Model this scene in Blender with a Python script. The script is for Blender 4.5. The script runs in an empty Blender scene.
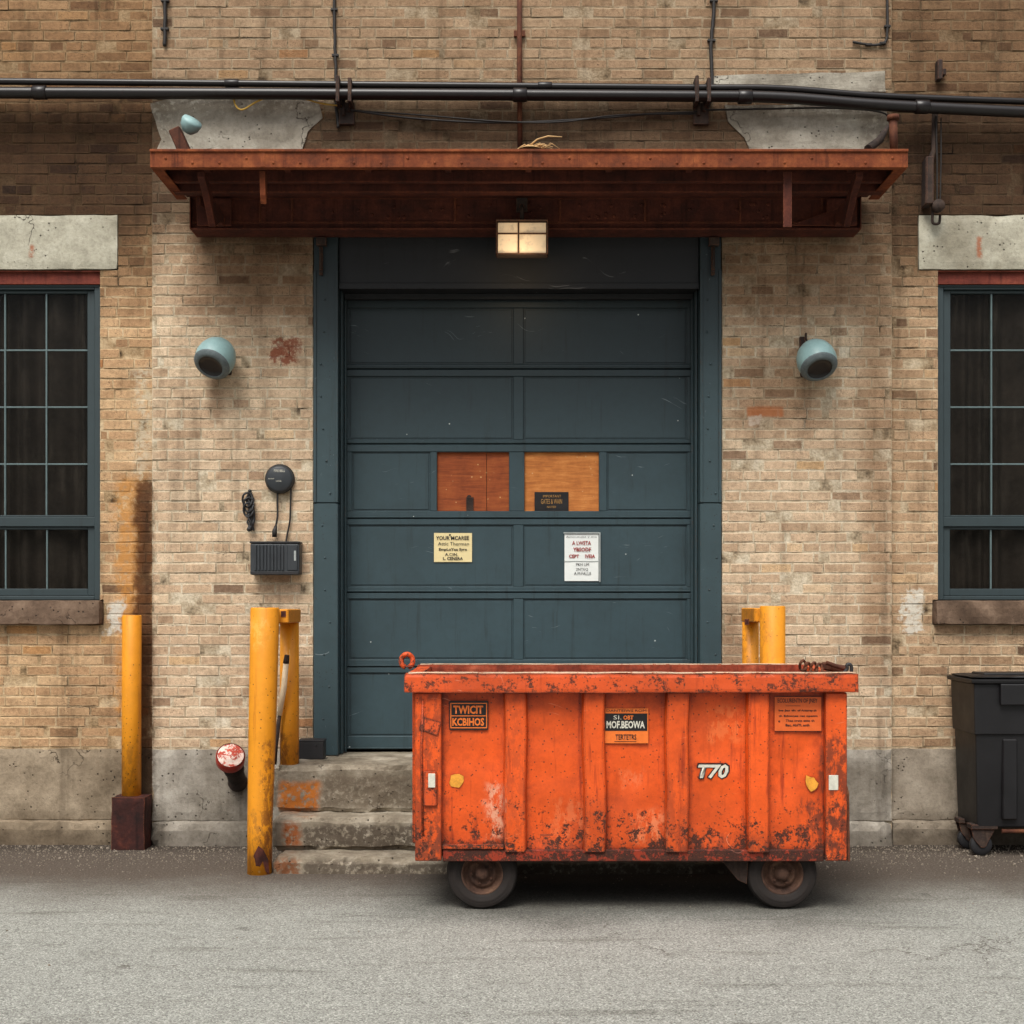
import bpy, bmesh, math, random
from mathutils import Vector, Matrix, noise as mnoise

random.seed(11)
R = random.random
U = random.uniform
S = bpy.context.scene
COL = S.collection

# ------------------------------------------------------------------ camera calibration
D, H, F, HY = 9.5, 1.72, 1330.0, 604.0          # distance to wall, eye height, focal in px, horizon row
def P(px, py, Y):
    d = D + Y
    return Vector(((px - 512.0) * d / F, Y, H - (py - HY) * d / F))
def PX(px, Y): return (px - 512.0) * (D + Y) / F
def PZ(py, Y): return H - (py - HY) * (D + Y) / F

cam = bpy.data.cameras.new('camera')
camo = bpy.data.objects.new('camera', cam)
COL.objects.link(camo)
camo.location = (0, -D, H)
camo.rotation_euler = (math.radians(90), 0, 0)
cam.sensor_width = 36
cam.lens = 36 * F / 1024
cam.shift_y = (HY - 512) / 1024
cam.clip_start = 0.05
cam.clip_end = 1000
S.camera = camo

# ------------------------------------------------------------------ light
SUN_EL, SUN_AZ = 55, 197
w = bpy.data.worlds.new('World'); S.world = w
w.use_nodes = True
wn = w.node_tree; wn.nodes.clear()
sky = wn.nodes.new('ShaderNodeTexSky'); sky.sky_type = 'NISHITA'
sky.sun_disc = False
sky.sun_elevation = math.radians(SUN_EL); sky.sun_rotation = math.radians(SUN_AZ)
sky.air_density = 1.0; sky.dust_density = 3.0; sky.ozone_density = 1.0
hs = wn.nodes.new('ShaderNodeHueSaturation'); hs.inputs['Saturation'].default_value = 0.18
bg = wn.nodes.new('ShaderNodeBackground'); bg.inputs['Strength'].default_value = 0.15
wo = wn.nodes.new('ShaderNodeOutputWorld')
tc = wn.nodes.new('ShaderNodeTexCoord'); sx = wn.nodes.new('ShaderNodeSeparateXYZ'); wn.links.new(tc.outputs['Generated'], sx.inputs[0])
mr_ = wn.nodes.new('ShaderNodeMapRange'); mr_.inputs[1].default_value = 0.0; mr_.inputs[2].default_value = 1.0; mr_.inputs[3].default_value = 0.16; mr_.inputs[4].default_value = 2.2
wn.links.new(sx.outputs[2], mr_.inputs[0])
ml = wn.nodes.new('ShaderNodeVectorMath'); ml.operation = 'SCALE'          # overcast sky: the zenith is brighter than the horizon
wn.links.new(sky.outputs[0], hs.inputs['Color']); wn.links.new(hs.outputs[0], ml.inputs[0]); wn.links.new(mr_.outputs[0], ml.inputs['Scale'])
wn.links.new(ml.outputs[0], bg.inputs['Color'])
wn.links.new(bg.outputs[0], wo.inputs[0])
sl = bpy.data.lights.new('sun', 'SUN'); sl.energy = 2.4; sl.angle = math.radians(28)
sl.color = (1.0, 0.95, 0.86)
so = bpy.data.objects.new('sun', sl); COL.objects.link(so)
el, az = math.radians(SUN_EL), math.radians(SUN_AZ)
sd = Vector((math.sin(az) * math.cos(el), math.cos(az) * math.cos(el), math.sin(el)))
so.rotation_euler = sd.to_track_quat('Z', 'Y').to_euler()
S.view_settings.view_transform = 'Standard'
S.view_settings.look = 'None'
S.view_settings.exposure = 0
S.view_settings.gamma = 1

# ------------------------------------------------------------------ node helpers
def lin(c):
    o = []
    for v in c[:3]:
        v /= 255.0
        o.append(v / 12.92 if v <= 0.04045 else ((v + 0.055) / 1.055) ** 2.4)
    return (o[0], o[1], o[2], 1.0)

class NT:
    def __init__(s, name):
        s.m = bpy.data.materials.new(name); s.m.use_nodes = True
        s.t = s.m.node_tree; s.t.nodes.clear()
        s.out = s.t.nodes.new('ShaderNodeOutputMaterial')
        s.b = s.t.nodes.new('ShaderNodeBsdfPrincipled')
        s.t.links.new(s.b.outputs[0], s.out.inputs[0])
        g = s.t.nodes.new('ShaderNodeNewGeometry'); s.pos = g.outputs['Position']; s.nrm = g.outputs['Normal']
        sp = s.t.nodes.new('ShaderNodeSeparateXYZ'); s.t.links.new(s.pos, sp.inputs[0])
        s.x, s.y, s.z = sp.outputs
    def put(s, inp, v):
        if isinstance(v, bpy.types.NodeSocket): s.t.links.new(v, inp)
        else: inp.default_value = v
    def math(s, op, a, b=None, clamp=False):
        n = s.t.nodes.new('ShaderNodeMath'); n.operation = op; n.use_clamp = clamp
        s.put(n.inputs[0], a)
        if b is not None: s.put(n.inputs[1], b)
        return n.outputs[0]
    def mix(s, f, a, b, mode='MIX'):
        n = s.t.nodes.new('ShaderNodeMix'); n.data_type = 'RGBA'; n.blend_type = mode
        s.put(n.inputs[0], f)
        for i, v in ((6, a), (7, b)):
            if isinstance(v, tuple) and len(v) == 3: v = (*v, 1)
            s.put(n.inputs[i], v)
        return n.outputs[2]
    def vec(s, x, y, z):
        n = s.t.nodes.new('ShaderNodeCombineXYZ')
        for i, v in enumerate((x, y, z)): s.put(n.inputs[i], v)
        return n.outputs[0]
    def scale(s, v, sc):
        n = s.t.nodes.new('ShaderNodeVectorMath'); n.operation = 'MULTIPLY'
        s.put(n.inputs[0], v); n.inputs[1].default_value = sc
        return n.outputs[0]
    def add(s, v, o):
        n = s.t.nodes.new('ShaderNodeVectorMath'); n.operation = 'ADD'
        s.put(n.inputs[0], v); s.put(n.inputs[1], o)
        return n.outputs[0]
    def noise(s, sc, det=4, rough=0.6, v=None, dist=0.0, col=False):
        n = s.t.nodes.new('ShaderNodeTexNoise'); s.put(n.inputs['Vector'], v if v is not None else s.pos)
        n.inputs['Scale'].default_value = sc; n.inputs['Detail'].default_value = det
        n.inputs['Roughness'].default_value = rough; n.inputs['Distortion'].default_value = dist
        return n.outputs['Color' if col else 'Fac']
    def voro(s, sc, v=None, feature='F1', out='Distance', rnd=1.0):
        n = s.t.nodes.new('ShaderNodeTexVoronoi'); n.feature = feature
        s.put(n.inputs['Vector'], v if v is not None else s.pos)
        n.inputs['Scale'].default_value = sc; n.inputs['Randomness'].default_value = rnd
        return n.outputs[out]
    def ss(s, v, a, b):                       # smoothstep a->b (a>b allowed: falling)
        n = s.t.nodes.new('ShaderNodeMapRange'); n.interpolation_type = 'SMOOTHSTEP'
        s.put(n.inputs[0], v)
        if a < b:
            n.inputs[1].default_value = a; n.inputs[2].default_value = b; n.inputs[3].default_value = 0; n.inputs[4].default_value = 1
        else:
            n.inputs[1].default_value = b; n.inputs[2].default_value = a; n.inputs[3].default_value = 1; n.inputs[4].default_value = 0
        return n.outputs[0]
    def ramp(s, f, stops):
        n = s.t.nodes.new('ShaderNodeValToRGB'); s.put(n.inputs[0], f)
        e = n.color_ramp.elements
        while len(e) < len(stops): e.new(0.5)
        for i, (p, c) in enumerate(stops):
            e[i].position = p; e[i].color = c if len(c) == 4 else (*c, 1)
        return n.outputs[0]
    def bump(s, h, dist=0.004, strength=1.0, n0=None):
        n = s.t.nodes.new('ShaderNodeBump'); n.inputs['Distance'].default_value = dist
        n.inputs['Strength'].default_value = strength; s.put(n.inputs['Height'], h)
        if n0 is not None: s.t.links.new(n0, n.inputs['Normal'])
        return n.outputs[0]
    def edge(s, rad=0.008, samples=3):        # worn edges
        n = s.t.nodes.new('ShaderNodeBevel'); n.samples = samples; n.inputs['Radius'].default_value = rad
        d = s.t.nodes.new('ShaderNodeVectorMath'); d.operation = 'DOT_PRODUCT'
        s.t.links.new(n.outputs[0], d.inputs[0]); s.t.links.new(s.nrm, d.inputs[1])
        return s.math('SUBTRACT', 1.0, d.outputs['Value'], True)
    def box(s, x0, x1, z0, z1, soft=0.05, nz=None, namp=0.1):   # soft rectangle in wall coordinates
        x, z = s.x, s.z
        if nz is not None:
            k = s.math('MULTIPLY', s.math('SUBTRACT', nz, 0.5), namp * 2)
            x = s.math('ADD', x, k); z = s.math('ADD', z, k)
        r = None
        for v, a, b in ((x, x0, x1), (z, z0, z1)):
            for f in ((s.ss(v, a - soft, a + soft) if a is not None else None), (s.ss(v, b + soft, b - soft) if b is not None else None)):
                if f is None: continue
                r = f if r is None else s.math('MULTIPLY', r, f)
        return r
    def mul(s, a, b): return s.math('MULTIPLY', a, b)
    def done(s, color=None, rough=0.8, metal=0.0, normal=None, spec=None):
        if color is not None: s.put(s.b.inputs['Base Color'], color)
        s.put(s.b.inputs['Roughness'], rough); s.put(s.b.inputs['Metallic'], metal)
        if spec is not None: s.put(s.b.inputs['Specular IOR Level'], spec)
        if normal is not None: s.t.links.new(normal, s.b.inputs['Normal'])
        return s.m

# ------------------------------------------------------------------ mesh helpers
class MB:
    """collects shapes into one mesh"""
    def __init__(s): s.bm = bmesh.new()
    def merge(s, other, mat=None):
        me = bpy.data.meshes.new('tmp'); other.to_mesh(me); other.free()
        if mat is not None: me.transform(mat)
        s.bm.from_mesh(me); bpy.data.meshes.remove(me)
        return s
    def box(s, x0, x1, y0, y1, z0, z1, bev=0.003, rot=None, seg=1, jit=0.0):
        b = bmesh.new()
        c = Vector(((x0 + x1) / 2, (y0 + y1) / 2, (z0 + z1) / 2))
        bmesh.ops.create_cube(b, size=1, matrix=Matrix.Diagonal((abs(x1 - x0), abs(y1 - y0), abs(z1 - z0), 1)))
        if jit:
            for v in b.verts: v.co += Vector((U(-jit, jit), U(-jit, jit), U(-jit, jit)))
        if bev > 0:
            bmesh.ops.bevel(b, geom=b.edges[:], offset=bev, segments=seg, affect='EDGES', profile=0.5)
        m = Matrix.Translation(c)
        if rot is not None: m = m @ rot
        return s.merge(b, m)
    def rough_box(s, x0, x1, y0, y1, z0, z1, cell=0.05, amp=0.006, sc=6.0, round_=0.02, seed=0.0):
        b = bmesh.new()
        nx, ny, nz = [max(2, int(abs(d) / cell)) for d in (x1 - x0, y1 - y0, z1 - z0)]
        idx = {}
        def vt(i, j, k):
            key = (i, j, k)
            if key not in idx:
                p = Vector((x0 + (x1 - x0) * i / nx, y0 + (y1 - y0) * j / ny, z0 + (z1 - z0) * k / nz))
                n = int(i in (0, nx)) + int(j in (0, ny)) + int(k in (0, nz))
                c = Vector(((x0 + x1) / 2, (y0 + y1) / 2, (z0 + z1) / 2))
                if n >= 2:
                    d = Vector((0, 0, 0))
                    if i in (0, nx): d.x = c.x - p.x
                    if j in (0, ny): d.y = c.y - p.y
                    if k in (0, nz): d.z = c.z - p.z
                    d = Vector([math.copysign(1, q) if q else 0 for q in d])
                    p += d * round_ * (0.25 + 1.2 * abs(mnoise.noise(p * 7 + Vector((seed, 3, 1)))))
                q = p * sc + Vector((seed, seed * 2, 0))
                p += mnoise.noise_vector(q) * amp + mnoise.noise_vector(q * 3.1) * amp * 0.5
                idx[key] = b.verts.new(p)
            return idx[key]
        for i in range(nx):
            for j in range(ny):
                b.faces.new((vt(i, j, 0), vt(i, j + 1, 0), vt(i + 1, j + 1, 0), vt(i + 1, j, 0)))
                b.faces.new((vt(i, j, nz), vt(i + 1, j, nz), vt(i + 1, j + 1, nz), vt(i, j + 1, nz)))
        for i in range(nx):
            for k in range(nz):
                b.faces.new((vt(i, 0, k), vt(i + 1, 0, k), vt(i + 1, 0, k + 1), vt(i, 0, k + 1)))
                b.faces.new((vt(i, ny, k), vt(i, ny, k + 1), vt(i + 1, ny, k + 1), vt(i + 1, ny, k)))
        for j in range(ny):
            for k in range(nz):
                b.faces.new((vt(0, j, k), vt(0, j, k + 1), vt(0, j + 1, k + 1), vt(0, j + 1, k)))
                b.faces.new((vt(nx, j, k), vt(nx, j + 1, k), vt(nx, j + 1, k + 1), vt(nx, j, k + 1)))
        return s.merge(b)
    def poly(s, pts, y0, y1, bev=0.0):        # outline in x,z extruded y0..y1
        b = bmesh.new()
        f = b.faces.new([b.verts.new((x, y0, z)) for x, z in pts])
        r = bmesh.ops.extrude_face_region(b, geom=[f])
        for v in [g for g in r['geom'] if isinstance(g, bmesh.types.BMVert)]: v.co.y = y1
        bmesh.ops.recalc_face_normals(b, faces=b.faces[:])
        if bev: bmesh.ops.bevel(b, geom=b.edges[:], offset=bev, segments=1, affect='EDGES', profile=0.5)
        return s.merge(b)
    def poly_x(s, pts, x0, x1, bev=0.0):      # outline in y,z extruded x0..x1
        b = bmesh.new()
        f = b.faces.new([b.verts.new((x0, y, z)) for y, z in pts])
        r = bmesh.ops.extrude_face_region(b, geom=[f])
        for v in [g for g in r['geom'] if isinstance(g, bmesh.types.BMVert)]: v.co.x = x1
        bmesh.ops.recalc_face_normals(b, faces=b.faces[:])
        if bev: bmesh.ops.bevel(b, geom=b.edges[:], offset=bev, segments=1, affect='EDGES', profile=0.5)
        return s.merge(b)
    def tube(s, pts, r, seg=12, cap=True):    # swept circle; r number or list
        pts = [Vector(p) for p in pts]
        rs = r if isinstance(r, (list, tuple)) else [r] * len(pts)
        b = bmesh.new(); rings = []
        t0 = (pts[1] - pts[0]).normalized()
        up = Vector((0, 0, 1)) if abs(t0.z) < 0.9 else Vector((0, 1, 0))
        n = t0.cross(up).normalized()
        for i, p in enumerate(pts):
            t = ((pts[min(i + 1, len(pts) - 1)] - pts[max(i - 1, 0)])).normalized()
            n = (n - t * n.dot(t)).normalized(); q = t.cross(n)
            rings.append([b.verts.new(p + (n * math.cos(a) + q * math.sin(a)) * rs[i]) for a in [2 * math.pi * k / seg for k in range(seg)]])
        for a, c in zip(rings, rings[1:]):
            for k in range(seg): b.faces.new((a[k], a[(k + 1) % seg], c[(k + 1) % seg], c[k]))
        if cap: b.faces.new(rings[0][::-1]); b.faces.new(rings[-1])
        for f in b.faces: f.smooth = len(f.verts) == 4
        bmesh.ops.recalc_face_normals(b, faces=b.faces[:])
        return s.merge(b)
    def lathe(s, prof, origin, axis, seg=40): # (radius, distance along axis)
        b = bmesh.new(); rings = []
        for r, h in prof:
            if r < 1e-5: rings.append([b.verts.new((0, 0, h))])
            else: rings.append([b.verts.new((r * math.cos(a), r * math.sin(a), h)) for a in [2 * math.pi * k / seg for k in range(seg)]])
        for a, c in zip(rings, rings[1:]):
            for k in range(seg):
                l = (k + 1) % seg
                if len(a) == 1 and len(c) == 1: continue
                if len(a) == 1: b.faces.new((a[0], c[k], c[l]))
                elif len(c) == 1: b.faces.new((a[k], a[l], c[0]))
                else: b.faces.new((a[k], a[l], c[l], c[k]))
        for f in b.faces: f.smooth = True
        bmesh.ops.recalc_face_normals(b, faces=b.faces[:])
        m = Matrix.Translation(Vector(origin)) @ Vector(axis).to_track_quat('Z', 'Y').to_matrix().to_4x4()
        return s.merge(b, m)
    def quad(s, a, b, c, d):
        s.bm.faces.new([s.bm.verts.new(p) for p in (a, b, c, d)])
        return s
    def sheet(s, x0, x1, z0, z1, Y, bow=0.004, nx=8, nz=8, sx=0.0):  # slightly buckled paper facing -Y
        g = [[s.bm.verts.new((x0 + (x1 - x0) * i / nx + sx * j / nz, Y - bow * (0.5 + 0.5 * mnoise.noise(Vector((i * .35 + x0 * 9, j * .3, 2)))), z0 + (z1 - z0) * j / nz)) for j in range(nz + 1)] for i in range(nx + 1)]
        for i in range(nx):
            for j in range(nz): s.bm.faces.new((g[i][j], g[i + 1][j], g[i + 1][j + 1], g[i][j + 1])).smooth = True
        return s
    def build(s, name, mat, parent=None, smooth_angle=None):
        me = bpy.data.meshes.new(name)
        off = Vector((0, 0, 0)); q = parent
        while q is not None: off += q.location; q = q.parent
        bmesh.ops.translate(s.bm, verts=s.bm.verts[:], vec=-off)
        s.bm.to_mesh(me); s.bm.free()
        me.materials.append(mat)
        o = bpy.data.objects.new(name, me); COL.objects.link(o)
        if parent is not None: o.parent = parent
        else:
            # put the origin at the base of the thing
            vs = [v.co for v in me.vertices]
            c = Vector(((min(v.x for v in vs) + max(v.x for v in vs)) / 2, (min(v.y for v in vs) + max(v.y for v in vs)) / 2, min(v.z for v in vs)))
            me.transform(Matrix.Translation(-c)); o.location = c
        return o

def tag(o, label=None, cat=None, group=None, kind=None):
    if label: o['label'] = label
    if cat: o['category'] = cat
    if group: o['group'] = group
    if kind: o['kind'] = kind
    return o
def thing(name, loc, label, cat, group=None):
    o = bpy.data.objects.new(name, None); COL.objects.link(o)
    o.location = loc; o.empty_display_size = 0.1
    return tag(o, label, cat, group)

def text_mesh(mb, txt, x0, x1, z0, z1, Y, bold=0.0, shear=0.0):
    """lettering facing -Y fitted to a rectangle"""
    c = bpy.data.curves.new('t', 'FONT'); c.body = txt; c.offset = bold; c.shear = shear; c.resolution_u = 2
    o = bpy.data.objects.new('t', c); COL.objects.link(o)
    dg = bpy.context.evaluated_depsgraph_get()
    me = bpy.data.meshes.new_from_object(o.evaluated_get(dg))
    bpy.data.objects.remove(o); bpy.data.curves.remove(c)
    vs = [v.co for v in me.vertices]
    ax, bx = min(v.x for v in vs), max(v.x for v in vs); ay, by = min(v.y for v in vs), max(v.y for v in vs)
    for v in me.vertices:
        x = x0 + (v.co.x - ax) / (bx - ax) * (x1 - x0); z = z0 + (v.co.y - ay) / (by - ay) * (z1 - z0)
        v.co = (x, Y, z)
    mb.bm.from_mesh(me); bpy.data.meshes.remove(me)

# ------------------------------------------------------------------ materials
BAYL, BAYR = (152 - 512) / 140.0, (892 - 512) / 140.0

def weather(n, col, nz):
    """age marks of the facade, shared by bricks, mortar and concrete"""
    n2 = n.noise(11, 5, 0.7)
    n3 = n.noise(22, 5, 0.7)
    streak = n.noise(1.0, 4, 0.65, n.scale(n.pos, (7.0, 1.0, 0.55)))
    patch = n.noise(0.9, 5, 0.62)
    col = n.mix(n.mul(n.ss(streak, 0.50, 0.72), 0.40), col, lin((92, 76, 60)), 'MULTIPLY')
    col = n.mix(n.mul(n.ss(patch, 0.50, 0.68), 0.24), col, lin((128, 112, 95)), 'MULTIPLY')
    # soot on the upper wall
    up = n.ss(n.math('ADD', n.z, n.mul(n.math('SUBTRACT', patch, 0.5), 2.0)), 3.5, 4.9)
    col = n.mix(n.mul(up, 0.80), col, lin((182, 170, 158)), 'MULTIPLY')
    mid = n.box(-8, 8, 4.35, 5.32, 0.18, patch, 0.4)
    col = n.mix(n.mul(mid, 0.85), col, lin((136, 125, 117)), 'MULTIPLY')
    ul = n.box(-8, BAYL - 0.02, 3.95, 5.45, 0.30, patch, 0.4)
    col = n.mix(n.mul(ul, 0.6), col, lin((138, 122, 108)), 'MULTIPLY')
    ur = n.box(BAYR + 0.02, 8, 3.9, 9, 0.30, patch, 0.4)
    col = n.mix(n.mul(ur, 0.6), col, lin((160, 144, 128)), 'MULTIPLY')
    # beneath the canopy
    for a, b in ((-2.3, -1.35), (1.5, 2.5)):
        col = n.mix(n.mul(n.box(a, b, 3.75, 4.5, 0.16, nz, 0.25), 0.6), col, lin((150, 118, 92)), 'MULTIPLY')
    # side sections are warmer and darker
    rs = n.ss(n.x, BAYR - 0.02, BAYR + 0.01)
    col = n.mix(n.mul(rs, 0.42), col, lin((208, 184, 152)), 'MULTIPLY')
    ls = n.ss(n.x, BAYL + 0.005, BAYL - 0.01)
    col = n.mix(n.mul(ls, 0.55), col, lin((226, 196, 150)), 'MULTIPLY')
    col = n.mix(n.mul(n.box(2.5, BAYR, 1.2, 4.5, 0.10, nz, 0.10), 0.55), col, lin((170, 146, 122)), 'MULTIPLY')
    # stain behind the single bollard
    col = n.mix(n.mul(n.mul(n.box(-2.83, -2.66, 0.9, 2.62, 0.05, n2, 0.13), n.ss(n3, 0.28, 0.55)), 0.7), col, lin((190, 130, 60)))
    col = n.mix(n.mul(n.box(-2.71, BAYL + 0.004, 0.2, 2.60, 0.035, n2, 0.08), 0.92), col, lin((112, 86, 66)), 'MULTIPLY')
    # pale repairs
    col = n.mix(n.mul(n.mul(n.box(-2.70, BAYL, 2.65, 3.45, 0.05, n2, 0.22), n.ss(n3, 0.36, 0.6)), 0.7), col, lin((196, 184, 160)))
    col = n.mix(n.mul(n.mul(n.box(-2.90, -2.78, 1.52, 1.72, 0.02, n2, 0.13), n.ss(n3, 0.30, 0.52)), 0.9), col, lin((200, 196, 184)))
    col = n.mix(n.mul(n.mul(n.box(2.82, 2.96, 1.52, 1.82, 0.02, n2, 0.14), n.ss(n3, 0.30, 0.52)), 0.9), col, lin((204, 198, 184)))
    # leftover red primer, orange brick, white blot
    col = n.mix(n.mul(n.mul(n.box(-1.71, -1.53, 3.44, 3.62, 0.02, n2, 0.15), n.ss(n3, 0.30, 0.52)), 0.85), col, lin((126, 58, 36)))
    col = n.mix(n.mul(n.box(1.68, 1.94, 3.06, 3.13, 0.01, nz, 0.03), 0.7), col, lin((196, 118, 66)))
    col = n.mix(n.mul(n.mul(n.box(1.69, 1.77, 3.00, 3.06, 0.01, n2, 0.06), n.ss(n3, 0.30, 0.52)), 0.9), col, lin((214, 200, 184)))
    # dirty runs below the lamps and at the right bollards
    col = n.mix(n.mul(n.box(-2.16, -2.04, 3.0, 3.5, 0.06, nz, 0.1), 0.55), col, lin((140, 116, 96)), 'MULTIPLY')
    col = n.mix(n.mul(n.box(1.60, 2.15, 2.95, 3.5, 0.12, nz, 0.22), 0.55), col, lin((150, 124, 100)), 'MULTIPLY')
    col = n.mix(n.mul(n.box(1.48, 1.66, 0.6, 1.75, 0.06, nz, 0.12), 0.6), col, lin((150, 126, 106)), 'MULTIPLY')
    col = n.mix(n.mul(n.box(-1.65, -1.40, 0.6, 1.3, 0.06, nz, 0.12), 0.45), col, lin((150, 126, 106)), 'MULTIPLY')
    # splash dirt close to the ground
    gz = n.ss(n.math('ADD', n.z, n.mul(n.math('SUBTRACT', nz, 0.5), 0.3)), 0.30, 0.02)
    col = n.mix(n.mul(gz, 0.6), col, lin((120, 108, 96)), 'MULTIPLY')
    return col

def m_brick():
    n = NT('weathered_tan_brick')
    a = n.t.nodes.new('ShaderNodeAttribute'); a.attribute_name = 'tone'
    sp = n.t.nodes.new('ShaderNodeSeparateColor'); n.t.links.new(a.outputs['Color'], sp.inputs[0])
    uv = n.t.nodes.new('ShaderNodeUVMap'); uv.uv_map = 'UVMap'
    us = n.t.nodes.new('ShaderNodeSeparateXYZ'); n.t.links.new(uv.outputs[0], us.inputs[0])
    u, v = us.outputs[0], us.outputs[1]
    du = n.mul(n.math('MINIMUM', u, n.math('SUBTRACT', 1.0, u)), 0.21)
    dv = n.mul(n.math('MINIMUM', v, n.math('SUBTRACT', 1.0, v)), 0.0635)
    d = n.math('MINIMUM', du, dv)
    base = n.ramp(sp.outputs[0], [(0.0, lin((110, 90, 75))), (0.10, lin((150, 124, 101))), (0.34, lin((182, 155, 127))), (0.62, lin((198, 172, 144))), (0.88, lin((213, 191, 163))), (0.96, lin((197, 163, 122))), (1.0, lin((182, 136, 98)))])
    nf = n.noise(38, 5, 0.7)
    nm = n.noise(9, 5, 0.65)
    nz = n.noise(3.2, 4, 0.6)
    base = n.mix(0.6, base, n.ramp(nf, [(0.28, (0.30, 0.28, 0.26, 1)), (0.45, (0.88, 0.87, 0.86, 1)), (0.58, (1.06, 1.05, 1.04, 1)), (0.74, (1.32, 1.30, 1.26, 1))]), 'MULTIPLY')
    gn = n.noise(170, 3, 0.75)
    base = n.mix(0.5, base, n.ramp(gn, [(0.30, (0.55, 0.53, 0.50, 1)), (0.5, (1, 1, 1, 1)), (0.72, (1.35, 1.33, 1.3, 1))]), 'MULTIPLY')
    base = n.mix(0.62, base, n.ramp(nm, [(0.30, (0.50, 0.46, 0.41, 1)), (0.52, (1.0, 0.98, 0.96, 1)), (0.75, (1.28, 1.28, 1.26, 1))]), 'MULTIPLY')
    # pits
    pit = n.mul(n.ss(n.voro(80), 0.26, 0.12), n.ss(nm, 0.45, 0.58))
    base = n.mix(n.mul(pit, 0.7), base, lin((70, 54, 42)))
    # mortar smeared over the brick edges
    dd = n.math('ADD', d, n.mul(n.math('SUBTRACT', n.noise(24, 4, 0.7), 0.5), 0.022))
    sm = n.ss(dd, 0.0085, 0.0025)
    lime = n.mul(n.ss(n.noise(2.4, 5, 0.7), 0.52, 0.70), n.ss(nf, 0.42, 0.62))
    mort = lin((212, 197, 170))
    base = n.mix(n.mul(sm, 0.62), base, mort)
    base = n.mix(n.mul(lime, 0.40), base, lin((206, 190, 160)))
    # black chips at the arrises
    ch = n.mul(n.ss(n.math('ADD', d, n.mul(n.math('SUBTRACT', n.noise(55, 3, 0.7), 0.5), 0.02)), 0.0045, 0.0005), n.ss(n.noise(4, 4), 0.52, 0.64))
    base = n.mix(n.mul(ch, 0.85), base, lin((52, 40, 32)))
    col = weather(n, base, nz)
    h = n.math('ADD', n.mul(nf, 0.6), n.mul(nm, 0.6))
    h = n.math('SUBTRACT', n.math('ADD', h, n.mul(gn, 0.25)), n.mul(pit, 0.6))
    return n.done(col, 0.92, 0, n.bump(h, 0.009, 0.9), 0.25)

def m_mortar():
    n = NT('old_lime_mortar')
    nf = n.noise(60, 4, 0.7); nm = n.noise(7, 5, 0.65); nz = n.noise(3.2, 4, 0.6)
    base = n.ramp(nm, [(0.30, lin((74, 62, 50))), (0.43, lin((172, 154, 128))), (0.58, lin((212, 198, 174))), (0.72, lin((228, 217, 196)))])
    base = n.mix(0.6, base, n.ramp(nf, [(0.3, (0.5, 0.48, 0.45, 1)), (0.6, (1.05, 1.05, 1.03, 1))]), 'MULTIPLY')
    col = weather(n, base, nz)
    return n.done(col, 0.95, 0, n.bump(n.math('ADD', nf, nm), 0.008, 0.9), 0.2)

def m_concrete(name, c0, c1, c2, wear=True, stains=()):
    n = NT(name)
    nf = n.noise(45, 5, 0.72); nm = n.noise(5, 6, 0.65); nl = n.noise(1.3, 4, 0.6); nz = n.noise(3.2, 4, 0.6)
    col = n.ramp(nm, [(0.28, lin(c0)), (0.5, lin(c1)), (0.72, lin(c2))])
    col = n.mix(0.6, col, n.ramp(nf, [(0.28, (0.55, 0.54, 0.52, 1)), (0.5, (0.97, 0.97, 0.96, 1)), (0.75, (1.18, 1.18, 1.16, 1))]), 'MULTIPLY')
    col = n.mix(n.mul(n.ss(nl, 0.48, 0.66), 0.5), col, lin((140, 128, 112)), 'MULTIPLY')
    pits = n.mul(n.ss(n.voro(26), 0.20, 0.12), n.ss(n.noise(7, 3), 0.50, 0.58))
    col = n.mix(n.mul(pits, 0.85), col, lin((48, 42, 36)))
    cr = n.voro(2.1, n.add(n.pos, n.scale(n.noise(4, 4, 0.6, col=True), (0.5, 0.5, 0.5))), 'DISTANCE_TO_EDGE')
    crack = n.mul(n.ss(cr, 0.010, 0.002), n.ss(n.noise(1.7, 3), 0.52, 0.62))
    col = n.mix(n.mul(crack, 0.8), col, lin((46, 40, 34)))
    for (x0, x1, z0, z1, c, f, so) in stains:
        col = n.mix(n.mul(n.mul(n.box(x0, x1, z0, z1, so, nz, 0.05), f), n.ss(n.noise(28, 4, 0.7), 0.36, 0.52)), col, lin(c))
    if wear: col = weather(n, col, nz)
    h = n.math('SUBTRACT', n.math('ADD', n.mul(nf, 0.5), nm), n.math('ADD', pits, crack))
    return n.done(col, 0.93, 0, n.bump(h, 0.010, 0.8), 0.25)

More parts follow.
